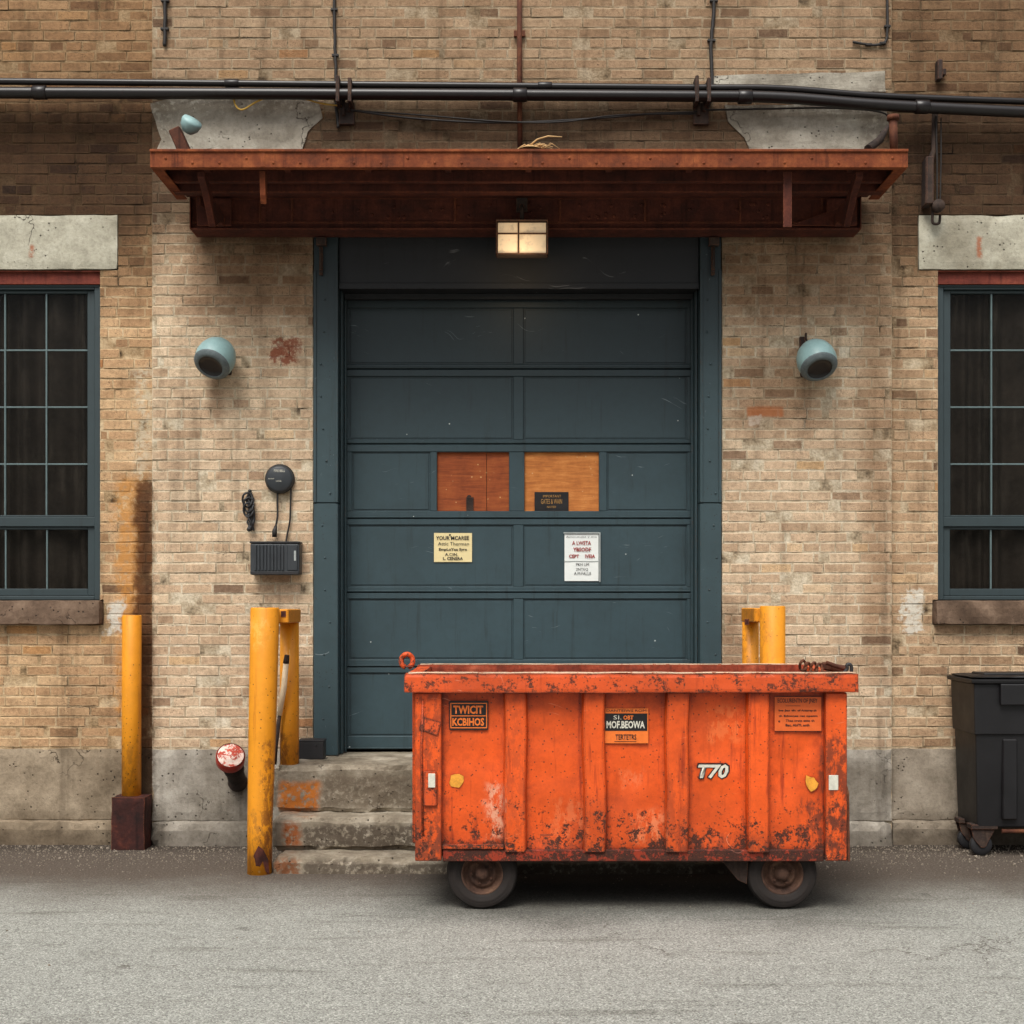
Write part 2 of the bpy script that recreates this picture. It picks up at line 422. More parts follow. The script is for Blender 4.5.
def m_asphalt():
    n = NT('worn_grey_asphalt')
    ag = n.voro(150, out='Color'); agd = n.voro(150)
    sp = n.t.nodes.new('ShaderNodeSeparateColor'); n.t.links.new(ag, sp.inputs[0])
    nf = n.noise(220, 3, 0.7); nm = n.noise(6, 6, 0.7); nl = n.noise(0.8, 5, 0.6)
    base = n.ramp(sp.outputs[0], [(0.0, lin((104, 104, 98))), (0.45, lin((143, 143, 136))), (0.85, lin((159, 160, 152))), (1.0, lin((186, 186, 177)))])
    base = n.mix(0.55, base, n.ramp(nf, [(0.3, (0.6, 0.6, 0.6, 1)), (0.7, (1.15, 1.15, 1.15, 1))]), 'MULTIPLY')
    base = n.mix(0.4, base, n.ramp(nm, [(0.30, (0.70, 0.69, 0.67, 1)), (0.5, (0.97, 0.97, 0.97, 1)), (0.72, (1.13, 1.13, 1.12, 1))]), 'MULTIPLY')
    streak = n.noise(1.0, 5, 0.65, n.scale(n.pos, (0.7, 5.0, 1.0)))
    base = n.mix(n.mul(n.ss(streak, 0.54, 0.70), 0.45), base, lin((138, 130, 120)), 'MULTIPLY')
    # damp grit and soil collecting along the wall
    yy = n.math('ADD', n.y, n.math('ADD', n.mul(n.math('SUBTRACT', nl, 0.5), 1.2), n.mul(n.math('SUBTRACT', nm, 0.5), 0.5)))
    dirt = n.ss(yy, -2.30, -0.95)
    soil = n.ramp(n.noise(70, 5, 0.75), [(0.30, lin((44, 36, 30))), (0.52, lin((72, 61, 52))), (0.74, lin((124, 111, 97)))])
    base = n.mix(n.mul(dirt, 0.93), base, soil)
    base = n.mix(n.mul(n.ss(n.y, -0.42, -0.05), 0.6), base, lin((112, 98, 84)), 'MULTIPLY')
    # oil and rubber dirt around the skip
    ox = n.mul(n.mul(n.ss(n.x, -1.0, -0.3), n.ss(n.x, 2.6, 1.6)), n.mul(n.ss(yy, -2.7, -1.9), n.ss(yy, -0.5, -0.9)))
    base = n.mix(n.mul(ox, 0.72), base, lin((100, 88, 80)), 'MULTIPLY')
    cr = n.voro(0.55, n.add(n.pos, n.scale(n.noise(2.2, 5, 0.65, col=True), (0.9, 0.9, 0.0))), 'DISTANCE_TO_EDGE')
    crack = n.mul(n.ss(cr, 0.006, 0.0015), n.ss(n.noise(0.9, 3), 0.52, 0.60))
    base = n.mix(n.mul(crack, 0.7), base, lin((70, 62, 55)))
    blots = n.ss(n.noise(2.3, 5, 0.7), 0.63, 0.70)
    base = n.mix(n.mul(blots, 0.4), base, lin((128, 120, 112)), 'MULTIPLY')
    h = n.math('ADD', n.mul(n.math('SUBTRACT', 1.0, agd), 0.5), n.math('ADD', n.mul(nf, 0.3), n.mul(nm, 0.5)))
    return n.done(base, 0.9, 0, n.bump(h, 0.005, 0.7), 0.3)

def m_paint(name, c, rust=(70, 38, 24), amount=0.5, low=None, rough=0.5, fade=0.25, scr=True, edge=True, chipc=(40, 26, 20), spots=1.0, edge_amt=0.9, grime_shade=0.0, vert=False, specks=0.0, scuffs=(), canopy_shade=None):
    """painted steel that chips and rusts"""
    n = NT(name)
    nl = n.noise(2.2, 5, 0.6); nm = n.noise(15, 7, 0.76); nf = n.noise(70, 4, 0.72)
    col = n.mix(fade, lin(c), n.ramp(nl, [(0.3, (0.62, 0.60, 0.58, 1)), (0.5, (1, 1, 1, 1)), (0.72, (1.25, 1.22, 1.18, 1))]), 'MULTIPLY')
    col = n.mix(fade * 0.9, col, n.ramp(nm, [(0.3, (0.66, 0.62, 0.58, 1)), (0.55, (1, 1, 1, 1)), (0.8, (1.18, 1.16, 1.12, 1))]), 'MULTIPLY')
    runs = n.noise(1.0, 5, 0.65, n.scale(n.pos, (22, 22, 1.6)))
    col = n.mix(n.mul(n.ss(runs, 0.55, 0.72), fade), col, lin((150, 110, 90)), 'MULTIPLY')
    thr = n.math('ADD', n.mul(nm, 0.65), n.mul(nf, 0.35))
    if low is not None:
        g = n.ss(n.math('ADD', n.z, n.mul(n.math('SUBTRACT', nl, 0.5), 0.5)), low[1], low[0])
        thr = n.math('ADD', thr, n.mul(g, low[2]))
    if edge:
        e = n.edge(0.016, 4)
        thr = n.math('ADD', thr, n.mul(n.ss(e, 0.015, 0.20), edge_amt * 0.16))
    if grime_shade:
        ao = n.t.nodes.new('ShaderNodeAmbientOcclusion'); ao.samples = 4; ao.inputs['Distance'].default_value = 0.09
        gk = n.ss(n.math('ADD', ao.outputs['AO'], n.mul(n.math('SUBTRACT', nm, 0.5), 0.7)), 0.85, 0.30)   # corner shading from occlusion, painted in together with dirt
        col = n.mix(n.mul(gk, grime_shade), col, lin((120, 62, 44)), 'MULTIPLY')
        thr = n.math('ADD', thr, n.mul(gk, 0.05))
    for (x0, x1, z0, z1, c_, f_) in scuffs:
        mk = n.mul(n.box(x0, x1, z0, z1, 0.03, nm, 0.10), n.ss(n.noise(26, 5, 0.75, n.scale(n.pos, (1, 1, 0.55))), 0.44, 0.56))
        col = n.mix(n.mul(mk, f_), col, lin(c_))
    if canopy_shade is not None: col = n.mix(n.mul(n.ss(n.math('ADD', n.z, n.mul(n.math('SUBTRACT', nl, 0.5), 0.8)), canopy_shade[0], canopy_shade[1]), canopy_shade[2]), col, (0.2, 0.19, 0.2), 'MULTIPLY')  # darkens the paint with height, imitating shade under the canopy
    t = 0.70 - 0.10 * amount
    chip = n.ss(thr, t, t + 0.035)
    fringe = n.ss(thr, t - 0.06, t)
    dots = n.mul(n.ss(n.voro(34), 0.17, 0.11), n.ss(n.noise(4.5, 4, 0.6), 0.58 - 0.12 * spots, 0.66 - 0.1 * spots))
    rustc = n.ramp(nf, [(0.3, lin(chipc)), (0.55, lin(rust)), (0.78, lin((min(255, rust[0] + 50), min(255, rust[1] + 32), rust[2] + 16)))])
    col = n.mix(n.mul(fringe, 0.25), col, lin(tuple(int(0.55 * a + 0.45 * b) for a, b in zip(c, rust))))
    col = n.mix(chip, col, rustc)
    if spots > 0: col = n.mix(n.mul(dots, 0.85), col, lin(chipc))
    sc = 0
    if scr:
        sv = n.noise(1.0, 3, 0.6, n.scale(n.add(n.pos, n.scale(n.noise(1.2, 2, col=True), (1, 1, 1))), (60.0, 60.0, 2.0) if vert else (3.0, 3.0, 60.0)))
        sc = n.mul(n.ss(sv, 0.66, 0.70), n.ss(n.noise(3.1, 3), 0.54, 0.62))
        col = n.mix(n.mul(sc, 0.6), col, lin(tuple(min(255, int(q * 0.6 + 100)) for q in c)))
    if specks: col = n.mix(n.mul(n.ss(n.voro(7), 0.045, 0.03), n.mul(n.ss(n.noise(3), 0.5, 0.52), specks)), col, lin((190, 196, 192)))
    rg = n.math('ADD', rough, n.mul(chip, 0.35), True)
    h = n.math('SUBTRACT', n.mul(n.noise(3.0, 3), 0.6), n.mul(chip, n.math('SUBTRACT', 0.6, n.mul(nf, 0.6))))
    return n.done(col, rg, 0, n.bump(h, 0.005, 0.7), 0.4)

def m_rust(name, c0, c1, c2, rough=0.85):
    n = NT(name)
    nm = n.noise(7, 6, 0.7); nf = n.noise(50, 4, 0.75)
    col = n.ramp(nm, [(0.28, lin(c0)), (0.5, lin(c1)), (0.74, lin(c2))])
    runs = n.noise(1.0, 5, 0.65, n.scale(n.pos, (26, 26, 1.2)))
    col = n.mix(n.mul(n.ss(runs, 0.52, 0.70), 0.5), col, lin((110, 76, 62)), 'MULTIPLY')
    col = n.mix(0.6, col, n.ramp(nf, [(0.3, (0.55, 0.5, 0.48, 1)), (0.55, (1, 1, 1, 1)), (0.8, (1.4, 1.32, 1.25, 1))]), 'MULTIPLY')
    e = n.ss(n.math('ADD', n.edge(0.01), n.mul(n.math('SUBTRACT', nf, 0.5), 0.5)), 0.18, 0.45)
    col = n.mix(n.mul(e, 0.5), col, lin((190, 110, 66)))
    return n.done(col, rough, 0, n.bump(n.math('ADD', nf, nm), 0.003, 0.8), 0.3)

def m_plain(name, c, rough=0.7, var=0.3, metal=0.0, sc=14, bump=0.002, spec=0.4):
    n = NT(name)
    nm = n.noise(sc, 5, 0.65); nf = n.noise(sc * 6, 3, 0.7)
    f = n.math('ADD', n.mul(nm, 0.7), n.mul(nf, 0.3))
    col = n.mix(var, lin(c), n.ramp(f, [(0.3, (0.4, 0.4, 0.4, 1)), (0.5, (1, 1, 1, 1)), (0.72, (1.6, 1.58, 1.55, 1))]), 'MULTIPLY')
    return n.done(col, n.math('ADD', rough, n.mul(n.math('SUBTRACT', nm, 0.5), 0.3), True), metal, n.bump(f, bump, 0.6), spec)

def m_wood(name, c0, c1, c2):
    n = NT(name)
    g = n.noise(1.0, 6, 0.7, n.scale(n.pos, (4.0, 4.0, 46.0)), 0.6)
    nm = n.noise(9, 5, 0.65)
    col = n.ramp(n.math('ADD', n.mul(g, 0.6), n.mul(nm, 0.4)), [(0.32, lin(c0)), (0.5, lin(c1)), (0.68, lin(c2))])
    k = n.mul(n.ss(n.voro(22), 0.16, 0.08), n.ss(nm, 0.5, 0.56))
    col = n.mix(k, col, lin((205, 160, 110)))
    return n.done(col, 0.7, 0, n.bump(g, 0.002, 0.6), 0.3)

def m_glass():
    n = NT('dirty_window_glass')
    t = n.t.nodes
    tr = t.new('ShaderNodeBsdfTransparent'); tr.inputs[0].default_value = (0.60, 0.60, 0.58, 1)
    gl = t.new('ShaderNodeBsdfGlossy'); gl.inputs['Roughness'].default_value = 0.08; gl.inputs[0].default_value = (0.85, 0.88, 0.9, 1)
    df = t.new('ShaderNodeBsdfDiffuse'); df.inputs[0].default_value = lin((120, 112, 100))
    fr = t.new('ShaderNodeFresnel'); fr.inputs[0].default_value = 1.22
    b = n.bump(n.noise(1.6, 2), 0.02, 0.25)
    n.t.links.new(b, gl.inputs['Normal'])
    m1 = t.new('ShaderNodeMixShader'); m2 = t.new('ShaderNodeMixShader')
    n.t.links.new(fr.outputs[0], m1.inputs[0]); n.t.links.new(tr.outputs[0], m1.inputs[1]); n.t.links.new(gl.outputs[0], m1.inputs[2])
    dirt = n.mul(n.ss(n.noise(5, 5, 0.7, n.scale(n.pos, (2.5, 1, 0.5))), 0.50, 0.78), 0.08)
    n.put(m2.inputs[0], n.math('ADD', dirt, 0.012)); n.t.links.new(m1.outputs[0], m2.inputs[1]); n.t.links.new(df.outputs[0], m2.inputs[2])
    n.t.links.new(m2.outputs[0], n.out.inputs[0])
    return n.m

def m_emit(name, c, strength):
    n = NT(name)
    nm = n.noise(30, 5, 0.7)
    spot = n.mul(n.ss(n.noise(15, 5, 0.65), 0.50, 0.62), 0.8)
    col = n.mix(spot, lin(c), lin((90, 60, 30)))
    n.put(n.b.inputs['Emission Color'], n.mix(n.mul(nm, 0.4), col, lin((255, 190, 120))))
    vd = n.t.nodes.new('ShaderNodeVectorMath'); vd.operation = 'DISTANCE'; n.put(vd.inputs[0], n.pos); vd.inputs[1].default_value = P(516, 243, -.35)
    n.put(n.b.inputs['Emission Strength'], n.math('ADD', n.mul(n.ss(vd.outputs['Value'], 0.20, 0.02), strength * 1.0), strength * 0.55))   # the bulb glows behind the glass
    return n.done(lin((200, 190, 170)), 0.4)

M = {}
M['brick'] = m_brick(); M['mortar'] = m_mortar()
M['plinth'] = m_concrete('old_plinth_concrete', (128, 121, 110), (160, 153, 142), (182, 176, 165))
M['lintel'] = m_concrete('pale_lintel_concrete', (146, 141, 126), (172, 167, 150), (190, 186, 170), wear=False,
    stains=((3.33, 3.37, 4.2, 4.35, (150, 84, 52), 0.8, 0.012), (-3.45, -3.42, 4.22, 4.3, (150, 84, 52), 0.8, 0.012)))
M['parge'] = m_concrete('grey_cement_patch', (136, 129, 116), (160, 153, 140), (180, 174, 161), wear=False,
    stains=((-8, 8, 5.22, 5.36, (96, 84, 72), 0.6, 0.09), (-2.6, -2.42, 4.8, 5.4, (110, 98, 84), 0.5, 0.06), (2.5, 2.75, 4.8, 5.4, (100, 88, 76), 0.5, 0.06)))
M['sill'] = m_concrete('brown_sill_stone', (82, 66, 54), (108, 88, 73), (138, 116, 98), wear=False)
M['step'] = m_concrete('crumbling_step_concrete', (98, 88, 76), (134, 124, 108), (172, 163, 147), wear=False,
    stains=((-1.56, -1.29, 0.34, 0.53, (176, 100, 30), 0.92, 0.03), (-1.50, -1.38, 0.13, 0.29, (138, 72, 26), 0.9, 0.03), (-1.52, -1.36, -0.05, 0.085, (112, 64, 32), 0.85, 0.03),
        (-1.28, 1.6, 0.36, 0.57, (92, 80, 66), 0.75, 0.03), (-1.36, 1.6, 0.12, 0.27, (70, 60, 50), 0.85, 0.025), (-1.34, 1.6, -0.05, 0.07, (76, 66, 56), 0.8, 0.02), (-1.7, -1.58, 0.1, 0.6, (72, 62, 52), 0.6, 0.02)))
M['asphalt'] = m_asphalt()
M['orange'] = m_paint('chipped_orange_paint', (214, 82, 20), (66, 32, 20), 0.80, (0.26, 0.80, 0.125), 0.5, 0.75, spots=1.9, edge_amt=2.3, grime_shade=0.85, vert=False, scuffs=(
    (-0.14, -0.05, 0.40, 0.72, (214, 176, 146), 0.6), (0.68, 0.86, 0.38, 0.55, (226, 150, 104), 0.4), (0.22, 0.40, 0.40, 0.62, (222, 132, 84), 0.3), (1.60, 1.86, 0.34, 0.62, (70, 40, 28), 0.7),
    (-0.53, -0.40, 0.30, 0.48, (90, 48, 30), 0.6), (0.60, 0.72, 0.70, 0.80, (226, 140, 96), 0.3), (0.9, 1.5, 0.30, 0.42, (96, 46, 28), 0.5), (0.1, 0.5, 0.30, 0.40, (96, 46, 28), 0.5), (1.1, 1.3, 0.95, 1.15, (236, 128, 70), 0.35), (-0.56, -0.38, 0.28, 1.22, (96, 44, 26), 0.55), (1.72, 1.88, 0.28, 1.0, (80, 38, 24), 0.75), (-0.06, 0.09, 0.3, 1.2, (140, 58, 28), 0.35), (0.84, 1.0, 0.3, 0.8, (120, 50, 26), 0.4)))
M['orange_dark'] = m_paint('rusty_orange_skirt_paint', (150, 48, 20), (62, 30, 20), 1.9, (0.2, 0.6, 0.06), 0.55, 0.5)
M['orange_rim'] = m_paint('battered_orange_rim_paint', (208, 80, 28), (92, 42, 26), 1.75, None, 0.5, 0.5, spots=1.8, edge_amt=2.2)
M['orange_in'] = m_rust('rusty_skip_inside', (84, 36, 24), (138, 56, 34), (176, 92, 62))
M['bare'] = m_paint('worn_bare_steel', (206, 178, 150), (150, 72, 44), 1.6, None, 0.5, 0.5, False, False, (120, 56, 36), 1.0)
M['yellow'] = m_paint('scuffed_yellow_paint', (222, 144, 28), (84, 52, 26), 0.50, (0.0, 0.35, 0.06), 0.5, 0.35, spots=1.1, edge_amt=1.4, vert=True, scuffs=((-2.80, -2.64, 0.3, 0.75, (140, 88, 34), 0.45), (-1.72, -1.52, 0.05, 0.4, (130, 84, 36), 0.5), (-1.58, -1.50, 0.05, 0.85, (120, 66, 26), 0.75), (-1.46, -1.40, 0.66, 0.76, (110, 60, 26), 0.8), (-1.70, -1.55, 1.45, 1.62, (232, 176, 90), 0.4), (1.45, 1.62, 1.3, 1.7, (150, 92, 30), 0.45)))
M['canopy'] = m_rust('rusted_canopy_steel', (52, 26, 20), (76, 36, 26), (100, 50, 34))
M['fascia'] = m_rust('orange_rusted_fascia', (80, 40, 23), (114, 56, 29), (148, 82, 44))
M['teal'] = m_paint('dark_teal_door_paint', (51, 70, 76), (60, 50, 44), 0.0, None, 0.5, 0.34, True, True, (40, 36, 34), 0.0, 0.15, grime_shade=0.4, specks=0.9, canopy_shade=(2.5, 3.9, 0.72))
M['teal_frame'] = m_paint('worn_teal_frame_paint', (51, 69, 74), (74, 56, 44), 0.35, None, 0.5, 0.35, True, True, (38, 34, 32), 0.9, 0.8, vert=True, canopy_shade=(3.1, 4.2, 0.75))
M['head'] = m_paint('shade_black_head_paint', (27, 28, 31), (60, 48, 44), 0.0, None, 0.6, 0.3, True, True, (34, 30, 30), 0.0, 0.2)  # door head colour taken near black to imitate the recess's shade
M['teal_win'] = m_paint('grey_teal_window_paint', (46, 58, 61), (60, 54, 48), 0.1, None, 0.5, 0.25, False, False, (38, 34, 32), 0.0)
M['muntin'] = m_plain('pale_teal_glazing_bar', (86, 102, 103), 0.5, 0.3)
M['redsteel'] = m_rust('red_lintel_angle', (78, 36, 28), (106, 48, 38), (132, 68, 50))
M['curtain'] = m_plain('dusty_brown_curtain', (70, 62, 56), 0.9, 0.9, 0, 5)
M['dark'] = m_plain('light_block_black', (20, 18, 17), 0.9, 0.3)
M['glass'] = m_glass()
M['woodl'] = m_wood('reddish_plywood', (104, 48, 24), (146, 72, 34), (172, 96, 46))
M['woodr'] = m_wood('orange_plywood', (146, 82, 38), (190, 116, 56), (216, 146, 80))
M['black'] = m_plain('matt_black_plastic', (38, 38, 40), 0.5, 0.3)
M['charcoal'] = m_plain('charcoal_plastic', (48, 52, 56), 0.45, 0.25)
M['binblack'] = m_plain('dusty_bin_plastic', (20, 19, 21), 0.5, 0.35, 0, 8, 0.001)
M['pipe'] = m_paint('dark_pipe_paint', (25, 20, 20), (80, 42, 30), 0.7, None, 0.34, 0.4, False, False, (30, 20, 18), 0.3)
M['conduit'] = m_rust('rusty_conduit', (58, 34, 26), (88, 50, 34), (118, 74, 48))
M['cable'] = m_plain('black_cable', (34, 30, 28), 0.6, 0.4)
M['ywire'] = m_plain('yellow_wire', (190, 152, 62), 0.5, 0.3)
M['hood'] = m_plain('pale_blue_lamp_enamel', (136, 166, 166), 0.4, 0.3, 0, 10, 0.0008)
M['hoodrim'] = m_plain('mottled_grey_rim', (92, 102, 104), 0.6, 0.7, 0, 40)
M['lens'] = m_plain('sooty_lens', (30, 28, 29), 0.35, 0.5)
M['tyre'] = m_plain('brown_dirty_tyre', (33, 27, 24), 0.85, 0.8, 0, 26)
M['rimw'] = m_rust('rusty_wheel_rim', (50, 36, 30), (84, 60, 48), (112, 84, 66))
M['paper_y'] = m_plain('yellowed_paper', (226, 208, 156), 0.8, 0.12, 0, 20, 0.0005)
M['paper_w'] = m_plain('white_paper', (226, 230, 226), 0.7, 0.08, 0, 20, 0.0005)
M['ink'] = m_plain('black_ink', (44, 42, 44), 0.7, 0.4, 0, 60, 0.0002)
M['inkred'] = m_plain('red_ink', (150, 42, 36), 0.7, 0.3, 0, 60, 0.0002)
M['stk_o'] = m_plain('orange_sticker_film', (222, 112, 42), 0.45, 0.25, 0, 30, 0.0003)
M['stk_o2'] = m_plain('faded_orange_sticker_film', (212, 96, 38), 0.45, 0.25, 0, 30, 0.0003)
M['stk_k'] = m_plain('black_sticker_film', (26, 23, 24), 0.4, 0.4, 0, 30, 0.0003)
M['stk_w'] = m_plain('white_vinyl', (200, 197, 182), 0.5, 0.45, 0, 40, 0.0003)
M['stk_y'] = m_plain('yellow_sticker_film', (214, 148, 50), 0.5, 0.7, 0, 30, 0.0003)
M['gold'] = m_plain('gilt_ink', (170, 128, 70), 0.5, 0.4, 0, 50, 0.0002)
M['capred'] = m_paint('flaking_red_paint', (176, 54, 40), (70, 40, 34), 0.9, None, 0.5, 0.5, False, True)
M['capwhite'] = m_paint('flaking_white_paint', (222, 202, 190), (168, 66, 52), 2.1, None, 0.5, 0.3, False, False, (140, 50, 40), 0.6)
M['iron'] = m_rust('dark_cast_iron', (36, 30, 28), (54, 43, 38), (80, 63, 52))
M['sleeve'] = m_rust('dark_red_rusty_sleeve', (30, 18, 16), (60, 29, 24), (104, 52, 38))
M['lamp'] = m_emit('lit_lamp_glass', (255, 206, 146), 0.36)
M['twig'] = m_plain('dry_straw', (186, 150, 104), 0.9, 0.4)
M['cream'] = m_plain('cream_painted_wood', (226, 204, 170), 0.6, 0.3)
M['strip'] = m_plain('beige_weatherstrip', (170, 148, 128), 0.7, 0.3)
M['alu'] = m_plain('dull_galvanised_steel', (160, 166, 164), 0.5, 0.3, 0.4, 20)
M['pebble'] = m_plain('grey_brown_grit', (128, 118, 105), 0.9, 1.0, 0, 70, 0.001)

# ------------------------------------------------------------------ ground
g = MB()
xs = [-300, -40, -12] + [-8 + i * 0.5 for i in range(33)] + [12, 40, 300]
ys = [-300, -60, -20, -12] + [-9 + i * 0.4 for i in range(23)] + [0.6, 30, 300]
gv = [[g.bm.verts.new((x, y, 0.006 * mnoise.noise(Vector((x * 0.6, y * 0.6, 0))) if abs(x) < 8 and -9 < y < -2.6 else 0)) for y in ys] for x in xs]
for i in range(len(xs) - 1):
    for j in range(len(ys) - 1): g.bm.faces.new((gv[i][j], gv[i + 1][j], gv[i + 1][j + 1], gv[i][j + 1])).smooth = True
tag(g.build('road', M['asphalt']), kind='structure')

# ------------------------------------------------------------------ building
bld = thing('brick_building', (0, 0.1, 0), 'weathered tan brick building front with roll-up loading door and tall dark windows', 'building')
YS = 0.05                                     # side sections sit back from the central bay
PL = 0.69                                     # top of the plinth
DX0, DX1, DZ1 = PX(313, 0), PX(722, 0), 4.35  # hole for door and its steel frame
WT = PZ(270, YS); WB = PZ(600, YS)            # window hole
WLX = (PX(-100, YS), PX(100, YS)); WRX = (PX(938, YS), PX(1138, YS))
LT = PZ(215, YS)
holes_c = [(DX0, DX1, -1, DZ1)]
holes_l = [(WLX[0], WLX[1], WB - 0.178, WT), (PX(-130, YS), PX(118, YS), WT, LT), (WLX[0] - 0.03, PX(103.5, YS), WB - 0.178, WB)]
holes_r = [(WRX[0], WRX[1], WB - 0.178, WT), (PX(918, YS), PX(1150, YS), WT, LT), (PX(932.5, YS), WRX[1] + 0.03, WB - 0.178, WB)]
def subtract(rects, holes):
    for hx0, hx1, hz0, hz1 in holes:
        out = []
        for x0, x1, z0, z1 in rects:
            if x1 <= hx0 or x0 >= hx1 or z1 <= hz0 or z0 >= hz1: out.append((x0, x1, z0, z1)); continue
            if x0 < hx0: out.append((x0, hx0, z0, z1))
            if x1 > hx1: out.append((hx1, x1, z0, z1))
            a, b = max(x0, hx0), min(x1, hx1)
            if z0 < hz0: out.append((a, b, z0, hz0))
            if z1 > hz1: out.append((a, b, hz1, z1))
        rects = out
    return rects
TOPZ, WX = 7.4, 6.6
RH, BL, J = 0.0735, 0.2195, 0.0085
vb, fb, tones, uvs = [], [], [], []
def lay(xa, xb, face, holes, phase):
    z = PL; row = 0
    joints = [PX(335, 0), PX(713, 0)]
    while z < TOPZ:
        zt = z + RH
        hdr = row % 7 == 5
        L = BL / 2 + J / 2 if hdr else BL
        x = xa - L * (0.5 if row % 2 else 0.0) - phase + U(-0.03, 0.03)
        while x < xb:
            l = L * U(0.93, 1.07)
            if not hdr and R() < 0.05: l = L * 0.5
            a, b = max(x, xa), min(x + l, xb)
            x += l
            if b - a < 0.03: continue
            for (x0, x1, z0, z1) in subtract([(a + .0028, b - .0028, z + J / 2, zt - J / 2)], holes):
                if x1 - x0 < 0.02 or z1 - z0 < 0.015: continue
                t = min(.92, max(0.14, random.gauss(0.57, 0.14)))
                q = R()
                if q < 0.045: t = U(0.02, 0.2)
                elif q < 0.06: t = U(0.92, 1.0)
                dep = random.gauss(0, 0.0016)
                if R() < 0.03: dep += U(0.004, 0.012)
                tilt = U(-0.0022, 0.0022); bv = U(0.002, 0.0065); rz = U(-0.0018, 0.0018)
                base = len(vb)
                for k, (xx, zz) in enumerate(((x0, z0), (x1, z0), (x1, z1), (x0, z1))):
                    vb.append((xx, face + 0.02, zz))
                for k, (xx, zz) in enumerate(((x0, z0), (x1, z0), (x1, z1), (x0, z1))):
                    vb.append((xx + U(-.001, .001), face + dep + 0.003, zz + (rz if xx == x1 else -rz) + U(-.001, .001)))
                for k, (xx, zz) in enumerate(((x0 + bv, z0 + bv), (x1 - bv, z0 + bv), (x1 - bv, z1 - bv), (x0 + bv, z1 - bv))):
                    vb.append((xx + U(-.0012, .0012), face + dep + (tilt if k in (1, 2) else -tilt), zz + (rz if k in (1, 2) else -rz) + U(-.0024, .0024)))
                fs = [(base + 8, base + 9, base + 10, base + 11)]
                for k in range(4):
                    m = (k + 1) % 4
                    fs.append((base + 4 + k, base + 4 + m, base + 8 + m, base + 8 + k))
                    fs.append((base + k, base + m, base + 4 + m, base + 4 + k))
                for f in fs:
                    fb.append(f)
                    for vi in f:
                        vx = vb[vi]
                        uvs.append(((vx[0] - x0) / (x1 - x0), (vx[2] - z0) / (z1 - z0)))
                        tones.append((t, R(), 0, 1))
        z = zt; row += 1
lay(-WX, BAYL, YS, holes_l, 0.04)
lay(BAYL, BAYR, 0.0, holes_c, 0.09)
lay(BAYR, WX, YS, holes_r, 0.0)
me = bpy.data.meshes.new('brickwork')
me.from_pydata(vb, [], fb)
ul = me.uv_layers.new(name='UVMap'); ul.data.foreach_set('uv', [c for q in uvs for c in q])
ca = me.color_attributes.new('tone', 'FLOAT_COLOR', 'CORNER'); ca.data.foreach_set('color', [c for q in tones for c in q])
me.materials.append(M['brick'])
me.transform(Matrix.Translation(-bld.location))
o = bpy.data.objects.new('brickwork', me); COL.objects.link(o); o.parent = bld

mo = MB()
def rect_sheet(x0, x1, z0, z1, y): mo.quad((x0, y, z0), (x1, y, z0), (x1, y, z1), (x0, y, z1))
for (xa, xb, y, hl) in ((-WX, BAYL, YS, holes_l), (BAYL, BAYR, 0.0, holes_c), (BAYR, WX, YS, holes_r)):
    for r_ in subtract([(xa, xb, 0.05, TOPZ)], hl): rect_sheet(*r_, y + 0.003)
    for hx0, hx1, hz0, hz1 in hl[:1]:
        dp = 0.40
        for x in (hx0, hx1): mo.quad((x, y + .004, max(hz0, 0.05)), (x, y + dp, max(hz0, 0.05)), (x, y + dp, hz1), (x, y + .004, hz1))
        mo.quad((hx0, y + .004, hz1), (hx1, y + .004, hz1), (hx1, y + dp, hz1), (hx0, y + dp, hz1))
for x in (BAYL, BAYR): mo.quad((x, 0.0045, 0.05), (x, YS + .01, 0.05), (x, YS + .01, TOPZ), (x, 0.0045, TOPZ))
# returns and flat roof close the block so no light leaks from behind
mo.quad((-WX, YS, 0), (-WX, 5, 0), (-WX, 5, TOPZ), (-WX, YS, TOPZ)); mo.quad((WX, YS, 0), (WX, 5, 0), (WX, 5, TOPZ), (WX, YS, TOPZ))
mo.quad((-WX, YS - .08, TOPZ), (WX, YS - .08, TOPZ), (WX, 5, TOPZ), (-WX, 5, TOPZ)); mo.quad((-WX, 5, 0), (WX, 5, 0), (WX, 5, TOPZ), (-WX, 5, TOPZ))
mo.build('mortar', M['mortar'], bld)

# plinth: three rough concrete stretches with a low footing
for nm_, xa, xb, yf, seed in (('l', -WX, BAYL - .003, YS - 0.012, 1.0), ('c', BAYL, DX0 - 0.002, -0.014, 5.0), ('d', DX1 + 0.002, BAYR, -0.014, 9.0), ('r', BAYR + .003, WX, YS - 0.012, 13.0)):
    p = MB(); p.rough_box(xa, xb, yf, yf + 0.2, 0.17, PL - 0.004, 0.06, 0.004, 5, 0.012, seed)
    p.rough_box(xa, xb, yf - 0.045, yf + 0.2, -0.08, 0.172, 0.06, 0.008, 5, 0.03, seed + 2)
    p.build('plinth', M['plinth'], bld)

